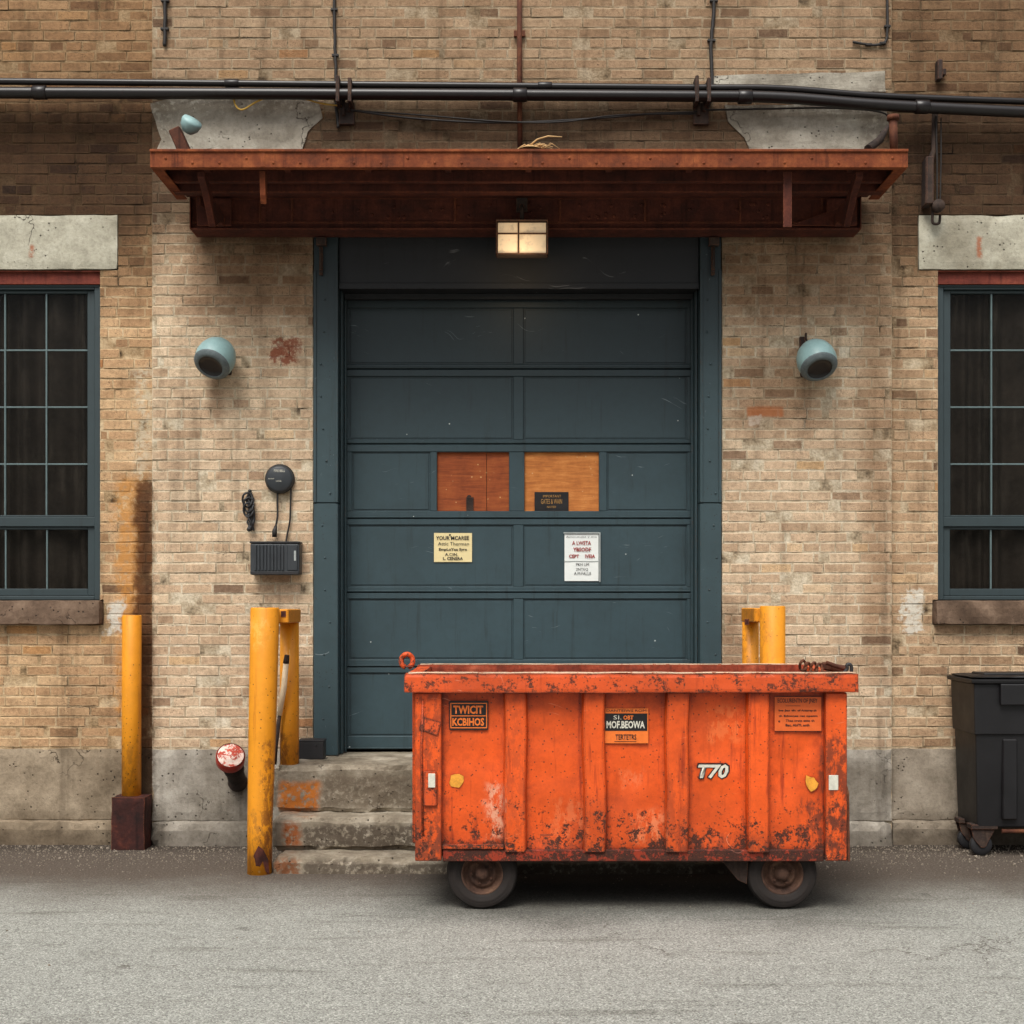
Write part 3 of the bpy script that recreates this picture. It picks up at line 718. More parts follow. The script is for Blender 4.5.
# lintels, sills, red steel angles and windows
def window(x0, x1, lx0, lx1, sx0, sx1, seed):
    l = MB(); l.rough_box(lx0, lx1, YS - 0.012, YS + 0.25, WT, LT, 0.05, 0.003, 6, 0.010, seed); l.build('lintel', M['lintel'], bld)
    s = MB(); s.rough_box(sx0, sx1, YS - 0.085, YS + 0.24, WB - 0.176, WB - 0.004, 0.05, 0.003, 6, 0.010, seed + 4); s.build('window_sill', M['sill'], bld)
    a = MB()
    a.box(x0 + .002, x1 - .002, YS + 0.008, YS + 0.13, WT - 0.012, WT - 0.001, .002); a.box(x0 + .002, x1 - .002, YS + 0.030, YS + 0.045, WT - 0.095, WT - 0.013, .002)
    a.build('lintel_angle', M['redsteel'], bld)
    yf = YS + 0.055
    top = PZ(285, yf); ty = 0.045
    f = MB(); ty = 0.055
    fx0, fx1 = x0 + .003, x1 - .003
    f.box(fx0, fx0 + ty, yf, yf + .12, WB, top, .004); f.box(fx1 - ty, fx1, yf, yf + .12, WB, top, .004)
    f.box(fx0 + ty, fx1 - ty, yf + .002, yf + .12, top - .032, top, .004); f.box(fx0 + ty, fx1 - ty, yf + .002, yf + .12, WB, WB + .03, .004)
    f.box(fx0 + .012, fx1 - .012, yf - .012, yf - .001, top - .014, top - .003, .002)
    f.box(fx0 + .004, fx0 + .018, yf - .012, yf - .001, WB, top - .016, .002); f.box(fx1 - .018, fx1 - .004, yf - .012, yf - .001, WB, top - .016, .002)
    win = f.build('window', M['teal_win'], bld)
    ya = yf + 0.03
    mr0, mr1 = PZ(527, ya), PZ(516.5, ya)
    sash = 0.060
    for nm_, za, zb, rows, y in (('upper_sash', mr1 - 0.002, top - .034, [350, 407, 464], ya), ('lower_sash', WB + .032, mr0 + .002, [], ya + .012)):
        sm = MB()
        sm.box(fx0 + ty + .001, fx0 + ty + sash, y, y + .04, za, zb, .003); sm.box(fx1 - ty - sash, fx1 - ty - .001, y, y + .04, za, zb, .003)
        xa, xb = fx0 + ty + sash, fx1 - ty - sash
        sm.box(xa, xb, y + .001, y + .04, zb - .020, zb, .003)
        sm.box(xa, xb, y + .001, y + .04, za, za + (0.05 if rows == [] else 0.012), .003)
        sm.build(nm_, M['teal_win'], win)
        n_ = 4; cw = (xb - xa) / n_
        for i in range(1, n_):
            mt = MB(); mt.box(xa + cw * i - .006, xa + cw * i + .006, y + .008, y + .026, za + .012, zb - .02, .002); mt.build('glazing_bar', M['muntin'], win)
        for r_ in rows:
            zz = PZ(r_, y); mt = MB(); mt.box(xa, xb, y + .0105, y + .0235, zz - .006, zz + .006, .002); mt.build('glazing_bar', M['muntin'], win)
    mr = MB(); mr.box(fx0 + ty + .001, fx1 - ty - .001, ya - .008, ya + .05, mr0 + .0025, mr1 - .0025, .004); mr.build('meeting_rail', M['teal_win'], win)
    gl = MB(); gl.quad((fx0 + ty, ya + .028, WB + .03), (fx1 - ty, ya + .028, WB + .03), (fx1 - ty, ya + .028, top - .03), (fx0 + ty, ya + .028, top - .03)); gl.build('glass', M['glass'], win)
    c = MB(); N = 150; yb = ya + 0.13
    pts = []
    for i in range(N + 1):
        x = x0 + (x1 - x0) * i / N
        pts.append((x, yb + 0.030 * math.sin(x * 38 + 2 * math.sin(x * 9 + seed)) + 0.018 * mnoise.noise(Vector((x * 11, seed, 0)))))
    for i in range(N):
        (a0, b0), (a1, b1) = pts[i], pts[i + 1]
        q = c.bm.faces.new([c.bm.verts.new(v) for v in ((a0, b0, WB), (a1, b1, WB), (a1, b1, top), (a0, b0, top))]); q.smooth = True
    bmesh.ops.remove_doubles(c.bm, verts=c.bm.verts[:], dist=1e-5)
    c.build('curtain', M['curtain'], win)
    d = MB(); d.box(x0 + .001, x1 - .001, yb + .12, yb + .14, WB - .02, WT - .02, 0); d.build('light_block_panel', M['dark'], win)  # unseen backing panel added to keep sky light out behind the curtain
window(WLX[0], WLX[1], PX(-130, YS), PX(118, YS), WLX[0] - .03, PX(103.5, YS), 2.0)
window(WRX[0], WRX[1], PX(918, YS), PX(1150, YS), PX(932.5, YS), WRX[1] + .03, 7.0)

# cement haunches above the canopy
def haunch(pts, seed, y=-0.010):
    b = bmesh.new()
    f = b.faces.new([b.verts.new((PX(x, 0), y, PZ(z, 0))) for x, z in pts])
    r = bmesh.ops.extrude_face_region(b, geom=[f])
    for v in [q for q in r['geom'] if isinstance(q, bmesh.types.BMVert)]: v.co.y = 0.02
    bmesh.ops.recalc_face_normals(b, faces=b.faces[:])
    bmesh.ops.triangulate(b, faces=b.faces[:])
    bmesh.ops.subdivide_edges(b, edges=b.edges[:], cuts=7, use_grid_fill=True)
    for v in b.verts:
        v.co += mnoise.noise_vector(v.co * 9 + Vector((seed, 0, 0))) * 0.009
        v.co.y += mnoise.noise(v.co * 22) * 0.004
    m = MB(); m.merge(b); m.build('cement_patch', M['parge'], bld)
haunch([(150, 104), (172, 99), (240, 98), (318, 99), (322, 118), (308, 132), (300, 158), (152, 158), (162, 140)], 1)
haunch([(724, 106), (884, 104), (889, 126), (872, 146), (868, 158), (752, 158), (744, 138), (728, 122)], 6)
haunch([(712, 76), (884, 72), (886, 92), (714, 92)], 9, -0.008)

# steel door frame
ZL = 0.64                                     # landing height
jt = PZ(503, -0.02)
for a, b in ((313.5, 338), (700, 721.5)):
    fr = MB(); x0, x1 = PX(a, -.02), PX(b, -.02)
    fr.box(x0, x1, -0.020, 0.10, ZL, jt - 0.003, .004); fr.box(x0 + .002, x1 - .002, -0.017, 0.10, jt + 0.003, DZ1, .004)
    fr.box(x0 - (0.0), x0 + .02, -0.028, -.019, jt + 0.004, 4.1, .002)
    fr.box(x1 - .02, x1, -0.028, -.019, jt + 0.004, 4.1, .002)
    for zz in [0.9 + 0.23 * i for i in range(14)]:
        fr.lathe([(0.0, 0.006), (0.007, 0.004), (0.008, 0)], (x0 + U(.05, .12), -0.0195, zz), (0, -1, 0), 8)
    jl, jr = PX(338, -.02), PX(700, -.02)
    x0, x1 = (jl + .001, jl + .018) if a < 500 else (jr - .018, jr - .001)
    fr.box(x0, x1, 0.10, 0.29, ZL, 3.98, .003)
    fr.box(x0 + (0.018 if x0 < 0 else -.014), x1 + (.014 if x0 < 0 else -.018), 0.20, 0.238, ZL, 3.95, .003)
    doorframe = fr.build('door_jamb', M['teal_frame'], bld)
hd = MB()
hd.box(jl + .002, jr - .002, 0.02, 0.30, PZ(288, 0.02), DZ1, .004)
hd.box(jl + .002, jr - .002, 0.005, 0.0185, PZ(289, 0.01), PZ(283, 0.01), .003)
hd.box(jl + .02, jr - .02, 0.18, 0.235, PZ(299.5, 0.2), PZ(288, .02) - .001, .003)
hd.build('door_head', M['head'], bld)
ws = MB(); ws.box(PX(695.5, .2), PX(699, .2), 0.188, 0.198, ZL, PZ(574, .2), .001); ws.build('weatherstrip', M['strip'], bld)
for x in (321, 713):
    k = MB(); X = PX(x, -.05)
    k.box(X - .03, X + .04, -0.08, -0.029, PZ(246, -.05), PZ(238, -.05), .003); k.box(X - .012, X + .012, -0.06, -0.029, PZ(275, -.05), PZ(247, -.05), .003)
    k.tube([(X, -.068, PZ(270, -.05)), (X, -.068, PZ(248, -.05))], .008, 8)
    k.lathe([(0, .012), (.012, .01), (.014, 0)], (X, -.06, PZ(272, -.05)), (0, -1, 0), 10)
    k.build('roller_bracket', M['iron'], doorframe)

# sectional door
YD = 0.25
door = MB()
dl, dr = PX(340.5, YD), PX(695.5, YD)
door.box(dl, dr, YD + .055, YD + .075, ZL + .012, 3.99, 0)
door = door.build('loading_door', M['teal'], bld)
seams = [294, 369, 444, 518.5, 592.5, 667, 751]
pan = [(308, 364), (376.5, 439.5), (452, 511), (525, 586.5), (599, 659.5), (673, 736)]
def hx(p): return PX(p, YD)
def hz(p): return PZ(p, YD)
for i in range(6):
    zt, zb = hz(seams[i]) - .0025, hz(seams[i + 1]) + .0025
    if i == 5: zb = ZL + .015
    pt, pb = hz(pan[i][0]), hz(pan[i][1])
    s = MB()
    if i == 2: cols = [(352, 430), (437, 509), (524.5, 599), (607, 688)]
    else: cols = [(349, 513.3), (523.5, 687)]
    s.box(dl, dr, YD, YD + .05, pt, zt, .005); s.box(dl, dr, YD, YD + .05, zb, pb, .005)
    edges_ = [dl] + [hx(c) for ab in cols for c in ab] + [dr]
    for k in range(0, len(edges_), 2):
        s.box(edges_[k], edges_[k + 1], YD + .0015, YD + .05, pb - .001, pt + .001, .004)
    for k, (a, b) in enumerate(cols):
        if i == 2 and k in (1, 2): continue
        s.box(hx(a) - .003, hx(b) + .003, YD + .014, YD + .04, pb - .003, pt + .003, 0)
        s.box(hx(a) + .012, hx(b) - .012, YD + .009, YD + .0139, pb + .012, pt - .012, .002)
    s.box(dl + .01, dr - .01, YD - .006, YD - .0005, zb + .004, zb + .014, .002)
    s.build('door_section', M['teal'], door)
for k, (a, b, m) in enumerate(((437, 509, 'woodl'), (524.5, 599, 'woodr'))):
    s = MB(); x0, x1 = hx(a) - .004, hx(b) + .004; z0, z1 = hz(511) - .004, hz(452) + .004
    if k == 0:
        xm = hx(486.5)
        s.box(x0, xm - .0015, YD + .030, YD + .045, z0, z1, .001); s.box(xm + .0015, x1, YD + .032, YD + .045, z0, z1, .001)
    else: s.box(x0, x1, YD + .030, YD + .045, z0, z1, .001)
    o = s.build('plywood_board', M[m], door)
    o['label'] = 'dark reddish plywood board in the left door opening' if k == 0 else 'lighter orange plywood board in the right door opening'
s = MB(); s.lathe([(0, .01), (.015, .009), (.018, 0)], (hx(469), YD + .03, hz(497)), (0, -1, 0), 10); s.box(hx(466), hx(473.5), YD + .018, YD + .0295, hz(511), hz(497), .002); s.build('latch', M['iron'], door)
# ------------------------------------------------------------------ notices on the door
def paper(name, px0, px1, py0, py1, Y, mat, label, lines, sx=0.0, cat='notice'):
    x0, x1, z0, z1 = PX(px0, Y), PX(px1, Y), PZ(py1, Y), PZ(py0, Y)
    t = thing(name, (x0 / 2 + x1 / 2, Y, z0), label, cat)
    m = MB(); m.sheet(x0, x1, z0, z1, Y, 0.005, sx=sx); m.build('sheet', mat, t)
    for ink, rows in lines:
        for txt, a, b, c, d, bold in rows:
            m = MB(); text_mesh(m, txt, PX(a, Y), PX(b, Y), PZ(d, Y), PZ(c, Y), Y - .0075, bold); m.build('lettering', M[ink], t)
    return t
YN = YD + .003
n1 = paper('paper_notice', 434, 472, 533, 562, YN, M['paper_y'], 'yellowed paper notice with black handwriting pinned to door under the darker plywood', [
    ('ink', [('YOUR MCAREE', 436, 469, 536, 540, .02), ('Attic Therman', 438, 469, 542, 545.5, 0), ('EmpLoYee Syre', 439, 467, 548, 551.5, .03), ('A.CIN.', 445, 458, 553, 556, .01), ('L. CENSRA', 443, 463, 557, 560, .03)])])
m = MB(); m.lathe([(0, .012), (.007, .009), (.004, 0)], (PX(450, YN), YN - .004, PZ(535, YN)), (0, -1, 0), 10); m.build('drawing_pin', M['ink'], n1)
n2 = paper('paper_notice', 564.5, 598.5, 534, 581, YN, M['paper_w'], 'white notice with red capitals taped to door under the lighter plywood', [
    ('inkred', [('A LWSTA', 572, 591, 541, 545, .02), ('YBSODF', 573, 591, 547.5, 551.5, .03), ('CEPT', 569, 579, 554.5, 558, .03), ('IVEIA', 585, 595, 554.5, 558, .03)]),
    ('ink', [('PKH UM', 576, 589, 563, 566, .0), ('2NTEQ', 576, 588, 568, 571, .0), ('A.M.FALLE', 574, 591, 572, 575, .0), ('Amoutuist y mo', 566, 597, 536, 538, .0)])])
m = MB(); m.box(PX(564, YN), PX(599, YN), YN - .0062, YN - .0056, PZ(561.6, YN), PZ(561, YN), 0); m.build('fold_line', M['alu'], n2)
m = MB(); m.box(PX(599, YN), PX(600.5, YN), YN - .012, YN + .002, PZ(582, YN), PZ(532.5, YN), .001); m.box(PX(563.5, YN), PX(599, YN), YN - .012, YN - .008, PZ(533.8, YN), PZ(532.2, YN), .001); m.build('clear_sleeve_edge', M['alu'], n2)
YPL = YD + .024
paper('placard', 534.5, 568.5, 492, 511, YPL, M['stk_k'], 'small black placard with gilt script standing in the orange plywood opening', [('gold', [('IMPORTANT', 543, 561, 495, 497.5, 0), ('GATES & WAIN', 541, 562, 499, 504, 0), ('NOTED', 547, 556, 506, 508, 0)])], cat='sign')

# ------------------------------------------------------------------ landing and steps
st = thing('concrete_steps', (0, -0.5, 0), 'crumbling concrete steps with rust orange stains below the loading door', 'steps')
RX = 1.57
for a, (x0, x1, y0, y1, z0, z1) in enumerate(((PX(272, -1.03), RX, -1.03, -0.06, -0.06, 0.105), (PX(271.5, -.8), RX, -0.80, -0.062, 0.10, 0.325), (PX(272, -.6), 1.70, -0.60, -0.064, 0.32, ZL))):
    m = MB(); m.rough_box(x0, x1, y0, y1, z0, z1, 0.035, 0.012, 5.5, 0.035, a * 3.3); m.build('step', M['step'], st)
m = MB(); m.rough_box(DX0 + .004, DX1 - .004, -0.068, 0.36, 0.05, ZL - .006, 0.05, 0.004, 5, 0.012, 4.0); m.build('threshold', M['step'], st)

# ------------------------------------------------------------------ canopy
cn = thing('canopy', (0, -0.1, 4.3), 'long rusted steel canopy over the loading door', 'canopy')
YF = -0.95
cx0, cx1 = PX(150, YF), PX(908, YF)
zt, zb = PZ(150, YF), PZ(167.5, YF)
m = MB(); m.box(cx0, cx1, YF, YF + .012, zb, zt, .003); m.box(cx0, cx1, YF - .012, YF - .0005, zt - .014, zt + .004, .003); m.box(cx0 + .002, cx1 - .002, YF + .0125, YF + .05, zb, zb + .008, .002)
for i in range(28):
    m.lathe([(0, .006), (.008, .004), (.010, 0)], (cx0 + .1 + i * (cx1 - cx0 - .2) / 27, YF - .0005, zb + .03 + (0.03 if i % 3 == 0 else 0)), (0, -1, 0), 8)
m.box(PX(263, YF) - .01, PX(263, YF) + .012, YF - .004, YF - .0005, zb + .004, zt - .015, .001); m.box(PX(530, YF) - .01, PX(530, YF) + .012, YF - .004, YF - .0005, zb + .004, zt - .015, .001)
m.build('fascia', M['fascia'], cn)
YB = -0.24                                    # front of the header beam
for x0, x1 in ((cx0, cx0 + .012), (cx1 - .012, cx1)):
    m = MB(); m.box(x0, x1, YF + .0125, -0.27, zb, zt - .004, .002)
    ix0, ix1 = (x1, x1 + .06) if x0 < 0 else (x0 - .06, x0)
    m.box(ix0, ix1, YF + .052, -0.27, zb, zb + .010, .002)
    m.build('end_plate', M['fascia'], cn)
m = MB()
m.box(cx0 + .013, cx1 - .013, YF + .013, -0.03, zt - .022, zt - .006, .002)
for i in range(9):
    x = cx0 + .3 + i * (cx1 - cx0 - .6) / 8
    m.box(x - .02, x + .02, YF + .06, -0.40, zt - .040, zt - .0225, .003)
m.build('roof_deck', M['canopy'], cn)
m = MB()
m.box(cx0 + .02, cx1 - .02, -0.62, -0.58, zb + .012, zt - .023, .003)
m.box(cx0 + .02, cx1 - .02, -0.46, -0.452, zb - .005, zt - .023, .002); m.box(cx0 + .02, cx1 - .02, -0.4515, -0.38, zb - .005, zb + .005, .002)
m.build('purlin', M['canopy'], cn)
bx0, bx1 = PX(191, YB), PX(860, YB)
z0 = PZ(236.5, -.06)
m = MB()
m.box(bx0, bx1, -0.20, -0.185, z0 + .01, zt - .023, .002)
m.box(bx0, bx1, YB, -0.04, z0, z0 + .012, .002); m.box(bx0, bx1, YB + .03, -0.2005, z0 + .055, z0 + .067, .002)
m.box(bx0, bx1, YB - .04, -0.2005, zt - .085, zt - .075, .002)
m.box(bx0, bx1, -0.16, -0.15, z0 + .0125, zt - .023, .002)
for p in (260, 292, 455, 560, 645, 740, 822):
    X = PX(p, -.2); m.box(X - .005, X + .005, -0.2145, -0.2005, z0 + .068, zt - .086, .001)
random.seed(3)
for i in range(46):
    m.lathe([(0, .010), (.010, .007), (.012, 0)], (U(bx0 + .1, bx1 - .1), -0.2, U(z0 + .09, zt - .12)), (0, -1, 0), 8)
m.build('header_beam', M['canopy'], cn)
# end plates closing the beam and knee brackets
for x0, x1 in ((bx0 - .008, bx0 - .0005), (bx1 + .0005, bx1 + .008)):
    m = MB(); m.box(x0, x1, YB - .01, -0.03, z0, zt - .023, .002); m.build('beam_end', M['canopy'], cn)
def bracket(px, w, sgn):
    X = PX(px, -.5); m = MB()
    prof = [(YF + .10, zb + .004), (YF + .10, zb - .03), (-0.72, zb - .10), (-0.52, zb - .26), (-0.36, z0 + .02), (-0.25, z0 - .005 + .02), (-0.25, z0 + .07), (-0.40, z0 + .12), (-0.58, zb - .10), (-0.74, zb + .004)]
    m.poly_x(prof, X - w / 2, X + w / 2, .003)
    m.box(X - w * 1.6, X + w * 1.6, -0.26, -0.2415, z0 + .02, zt - .1, .003)
    m.build('knee_bracket', M['canopy'], cn)
bracket(213, 0.045, 1); bracket(846, 0.045, -1)
m = MB(); m.poly([(PX(790, -.3), z0 + .02), (PX(858, -.3), z0 + .02), (PX(858, -.3), z0 + .30), (PX(851, -.3), z0 + .30), (PX(851, -.3), z0 + .17)], -0.262, -0.2555, .001); m.build('gusset_plate', M['canopy'], cn)
m = MB(); m.poly([(PX(196, -.3), z0 + .02), (PX(222, -.3), z0 + .02), (PX(199, -.3), z0 + .17), (PX(199, -.3), z0 + .28), (PX(194, -.3), z0 + .28)], -0.262, -0.2555, .001); m.build('gusset_plate', M['canopy'], cn)
m = MB()
X = PX(263, -.85)
m.poly_x([(-0.88, zb - .001), (-0.80, zb - .001), (-0.80, zb - .15), (-0.83, zb - .20), (-0.86, zb - .15)], X - .018, X + .018, .002)
X = PX(787, -.85)
m.build('hanger_strap', M['fascia'], cn)
m = MB(); m.box(X - .028, X + .028, -0.87, -0.858, zb - .36, zb - .001, .002); m.build('hanger_strap', M['canopy'], cn)

# lit box lamp under the header
lx0, lx1 = PX(497, -.36), PX(547, -.36); lz0, lz1 = PZ(253.5, -.36), PZ(222, -.36)
lp = thing('canopy_lamp', ((lx0 + lx1) / 2, -.3, lz0), 'lit box lamp with barred glass hung in the middle under the canopy', 'lamp')
m = MB()
m.box(lx0, lx1, -0.34, -0.245, lz0 + .02, lz1 + .006, .006)
m.box(lx0 - .006, lx1 + .006, -0.37, -0.25, lz1 + .007, lz1 + .018, .003)
m.box(lx0 - .008, lx0 - .0005, -0.37, -0.26, lz0 + .0, lz1 + .0065, .002); m.box(lx1 + .0005, lx1 + .008, -0.37, -0.26, lz0, lz1 + .0065, .002)
m.box(lx0, lx1, -0.37, -0.26, lz0 - .006, lz0 + .002, .002)
X = (lx0 + lx1) / 2; m.tube([(X, -.30, lz1 + .018), (X, -.30, lz1 + .10), (X, -.23, lz1 + .16)], .014, 10); m.box(X - .04, X + .04, -0.26, -0.2415, lz1 + .10, lz1 + .2, .003)
m.build('housing', M['iron'], lp)
m = MB(); m.box(lx0 + .006, lx1 - .006, -0.352, -0.342, lz0 + .004, lz1 - .002, .002); m.build('glass', M['lamp'], lp)
m = MB(); Xm = PX(518.5, -.36); m.box(Xm - .006, Xm + .006, -0.366, -0.354, lz0 + .003, lz1, .001); zm = PZ(233.5, -.36)
m.box(lx0, Xm - .0065, -0.364, -0.354, zm - .005, zm + .005, .001); m.box(Xm + .0065, lx1, -0.364, -0.354, zm - .005, zm + .005, .001)
m.build('guard_bars', M['iron'], lp)

pl = bpy.data.lights.new('lamp_glow', 'POINT'); pl.energy = 2.5; pl.color = (1.0, 0.72, 0.42); pl.shadow_soft_size = 0.06
plo = bpy.data.objects.new('lamp_glow', pl); COL.objects.link(plo); plo.location = P(522, 262, -.48); plo.parent = lp; plo.location = plo.location - lp.location

# floodlight lying on the canopy and stub pipe at its other end
fl = thing('floodlight', (PX(184, -.6), -.6, zt), 'small floodlight with pale blue glass and rusty bracket on the left canopy end', 'floodlight')
m = MB(); c = P(181, 138, -.6)
m.box(c.x - .04, c.x + .04, c.y - .05, c.y + .05, c.z - .13, c.z + .06, .008, Matrix.Rotation(math.radians(-24), 4, 'Y'))
m.box(c.x - .05, c.x + .09, c.y - .06, c.y + .06, zt - .002, zt + .02, .004); m.build('bracket', M['conduit'], fl)
m = MB(); q = P(188, 127, -.62); m.lathe([(0, -.02), (.035, -.015), (.062, .02), (.07, .06), (.064, .075), (0, .085)], q - Vector((0, .0, .02)), (0.55, -.45, 0.75), 20)
m.build('lamp_head', M['hood'], fl)
vp = thing('vent_pipe', P(894, 148.5, -.5), 'short rusty stub pipe standing on the right end of the canopy', 'pipe')
m = MB(); m.tube([P(894, 149.5, -.5), P(893.5, 135, -.5), P(893, 121, -.5)], .028, 12); m.build('tube', M['conduit'], vp)
m = MB(); m.lathe([(0.0, 0.03), (.04, .03), (.042, 0), (0, 0)], P(893, 120, -.5), (0, 0, 1), 14); m.build('cap', M['conduit'], vp)
m = MB(); m.box(P(894, 150, -.5).x - .05, P(894, 150, -.5).x + .05, -.55, -.45, zt - .004, zt + .014, .003); m.build('base_plate', M['conduit'], vp)
st_ = MB(); a, b = P(868, 149, -.55), P(888, 126, -.3)
st_.tube([a, (a + b) / 2 + Vector((.01, 0, -.02)), b], [.03, .028, .012], 8); tag(st_.build('scrap_rod', M['iron']), 'dark slanting scrap bar leaning behind the right canopy end', 'bar')
tw = MB(); random.seed(8)
for i in range(16):
    a = P(U(517, 545), 149.5, -.9 + U(0, .06)); ang = U(-.5, .5); L = U(.05, .16)
    tw.tube([a, a + Vector((math.cos(ang) * L * .5, U(-.02, .02), U(.01, .035))), a + Vector((math.cos(ang) * L, U(-.03, .03), U(.0, .04)))], [.005, .004, .002], 5)
a = P(528, 147, -.9); tw.tube([a, a + Vector((.06, 0, .05)), a + Vector((.13, 0, .07)), a + Vector((.22, 0, .065))], [.006, .005, .005, .003], 6)
tw.lathe([(0, .025), (.05, .018), (.085, 0)], P(530, 150.5, -.88), (0, 0, 1), 10)
tag(tw.build('dry_nest', M['twig']), 'clump of dry straw and twigs caught on the canopy edge', 'nest')

# ------------------------------------------------------------------ wall pipes, conduits and cables
def smooth(pts, n=8):
    pts = [Vector(p) for p in pts]; out = []
    for i in range(len(pts) - 1):
        p0, p1, p2, p3 = pts[max(i - 1, 0)], pts[i], pts[i + 1], pts[min(i + 2, len(pts) - 1)]
        for k in range(n):
            t = k / n
            out.append(0.5 * (2 * p1 + (p2 - p0) * t + (2 * p0 - 5 * p1 + 4 * p2 - p3) * t * t + (3 * p1 - p0 - 3 * p2 + p3) * t ** 3))
    out.append(pts[-1]); return out
def pipe(name, pts, r, Y, label, clips=(), joints=(), mat='pipe', cat='pipe', group=None):
    pp = smooth([P(x, y, Y) for x, y in pts])
    b = pp[0]
    t = thing(name, (0, Y, pp[len(pp) // 2].z), label, cat, group)
    m = MB(); m.tube(pp, r, 14); m.build('tube', M[mat], t)
    for x, y in joints:
        c = P(x, y, Y); m = MB(); m.tube([c - Vector((.05, 0, 0)), c - Vector((.045, 0, 0)), c + Vector((.045, 0, 0)), c + Vector((.05, 0, 0))], [r * 1.05, r * 1.22, r * 1.22, r * 1.05], 14); m.build('coupling', M[mat], t)
    return t
YP = -0.12
pipe('wall_pipe', [(-420, 79), (-60, 81), (340, 84.5), (680, 87.5), (780, 88.5), (880, 96), (1024, 101.5), (1100, 103), (1400, 106)], 0.024, YP + .03, 'upper and thinner of the two dark pipes running along the wall above the canopy', joints=((232, 83.5), (545, 86)))
pipe('wall_pipe', [(-420, 91), (-60, 92.5), (340, 94), (680, 96), (780, 97.5), (880, 105), (1024, 112), (1100, 114), (1400, 117)], 0.040, YP, 'lower and thicker of the two dark pipes running along the wall above the canopy', joints=((40, 92.6), (520, 95), (745, 97), (922, 107)))
for i, (x, lab) in enumerate(((345, 'black pipe clamp left of the middle conduit'), (703, 'black pipe clamp right of the middle conduit'))):
    m = MB(); X = PX(x, YP)
    m.box(X - .055, X + .055, -0.035, -.004, PZ(126, 0), PZ(104, 0), .004); m.box(X - .06, X - .035, YP - .05, -.0355, PZ(104, YP), PZ(78, YP), .004); m.box(X + .025, X + .05, YP - .05, -.0355, PZ(104, YP), PZ(80, YP), .004)
    m.tube([(X - .02, -.05, PZ(100, 0)), (X - .02, -.05, PZ(118, 0))], .012, 8); m.tube([(X + .02, -.05, PZ(100, 0)), (X + .02, -.05, PZ(114, 0))], .012, 8)
    tag(m.build('pipe_clamp', M['iron']), lab, 'clamp')
m = MB(); m.tube([P(519.5, -60, -.03), P(519.5, 60, -.03), P(520, 152, -.03)], .018, 12)
m.box(PX(519.5, 0) - .04, PX(519.5, 0) + .04, -.03, -.006, PZ(38, 0), PZ(32, 0), .002)
tag(m.build('conduit', M['conduit']), 'rusty vertical conduit rising from the middle of the canopy', 'conduit')
for nm_, pts, r, lab in (
    ('drop_cable', [(335, -80), (334.5, 20), (335.5, 60), (336, 100), (338, 128)], .011, 'thin dark cable dropping down the upper wall left of the rusty conduit'),
    ('drop_cable', [(714, -80), (713.5, 10), (711, 45), (711.5, 90), (706, 112)], .013, 'thin dark cable dropping down the upper wall right of the rusty conduit'),
    ('drop_cable', [(165, -80), (165, 10), (164.5, 46)], .013, 'short dark cable stub high on the wall at far left'),
    ('drop_cable', [(887, -80), (887, 20), (886, 40), (876, 45), (864, 44), (853, 42)], .010, 'dark cable ending in a hook bend high on the wall at right')):
    m = MB(); pp = smooth([P(x, y, -.018) for x, y in pts])
    pp = [p + Vector((U(-.003, .003), 0, 0)) for p in pp]
    m.tube(pp, r, 8)
    for k in range(3):
        q = pp[len(pp) // 4 * (k + 1) - 1]; m.box(q.x - r * 2.2, q.x + r * 2.2, -.03, -.003, q.z - .008, q.z + .008, .002)
    tag(m.build(nm_, M['cable']), lab, 'cable')
m = MB(); m.tube(smooth([P(*p) for p in ((338, 108, -.03), (400, 117, -.06), (470, 122, -.07), (530, 122, -.07), (600, 118, -.07), (650, 114, -.05), (698, 112, -.03))]), .008, 8)
m.tube(smooth([P(*p) for p in ((342, 110, -.03), (420, 115, -.07), (500, 121.5, -.08), (560, 122, -.08), (620, 115, -.07), (696, 114, -.03))]), .006, 8)
m.tube(smooth([P(*p) for p in ((702, 110, -.03), (760, 109, -.04), (830, 108, -.05), (880, 112, -.04), (890, 122, -.06), (894, 134, -.2))]), .007, 8)
tag(m.build('slack_cable', M['cable']), 'slack black cable sagging along the wall between pipes and canopy', 'cable')
m = MB(); m.tube(smooth([P(*p) for p in ((233, 96, -.09), (236, 106, -.1), (243, 109.5, -.1), (258, 101, -.1), (276, 95.5, -.1), (300, 98, -.07), (322, 103.5, -.05), (342, 106, -.04))]), .0065, 8)
tag(m.build('loose_wire', M['ywire']), 'loose yellow wire dangling under the pipes at left', 'wire')

# hoist hanging on the right
ho = thing('cable_hanger', (PX(934, -.05), -.05, PZ(224, -.05)), 'black cable hanger with pulley and hook above the right window', 'hanger')
m = MB(); yh = -.02
m.tube([P(935, 112, yh), P(934, 150, yh), P(929, 165, yh), P(928, 205, yh)], [.022, .020, .026, .02], 10)
m.box(PX(924, yh), PX(932, yh), yh - .05, YS - .006, PZ(206, yh), PZ(158, yh), .008, None, 1, .004); m.build('hanger_arm', M['iron'], ho)
m = MB(); m.tube(smooth([P(936, 116, yh - .03), P(937, 160, yh - .03), P(937, 205, yh - .03)]), .006, 6); m.tube(smooth([P(941, 118, yh - .03), P(941, 160, yh - .03), P(940, 205, yh - .03)]), .005, 6); m.build('hanging_wires', M['cable'], ho)
m = MB(); m.lathe([(0, -.025), (.045, -.02), (.04, 0), (.045, .02), (0, .025)], P(938, 206, yh - .04), (0, -1, 0), 18); m.build('pulley', M['iron'], ho)
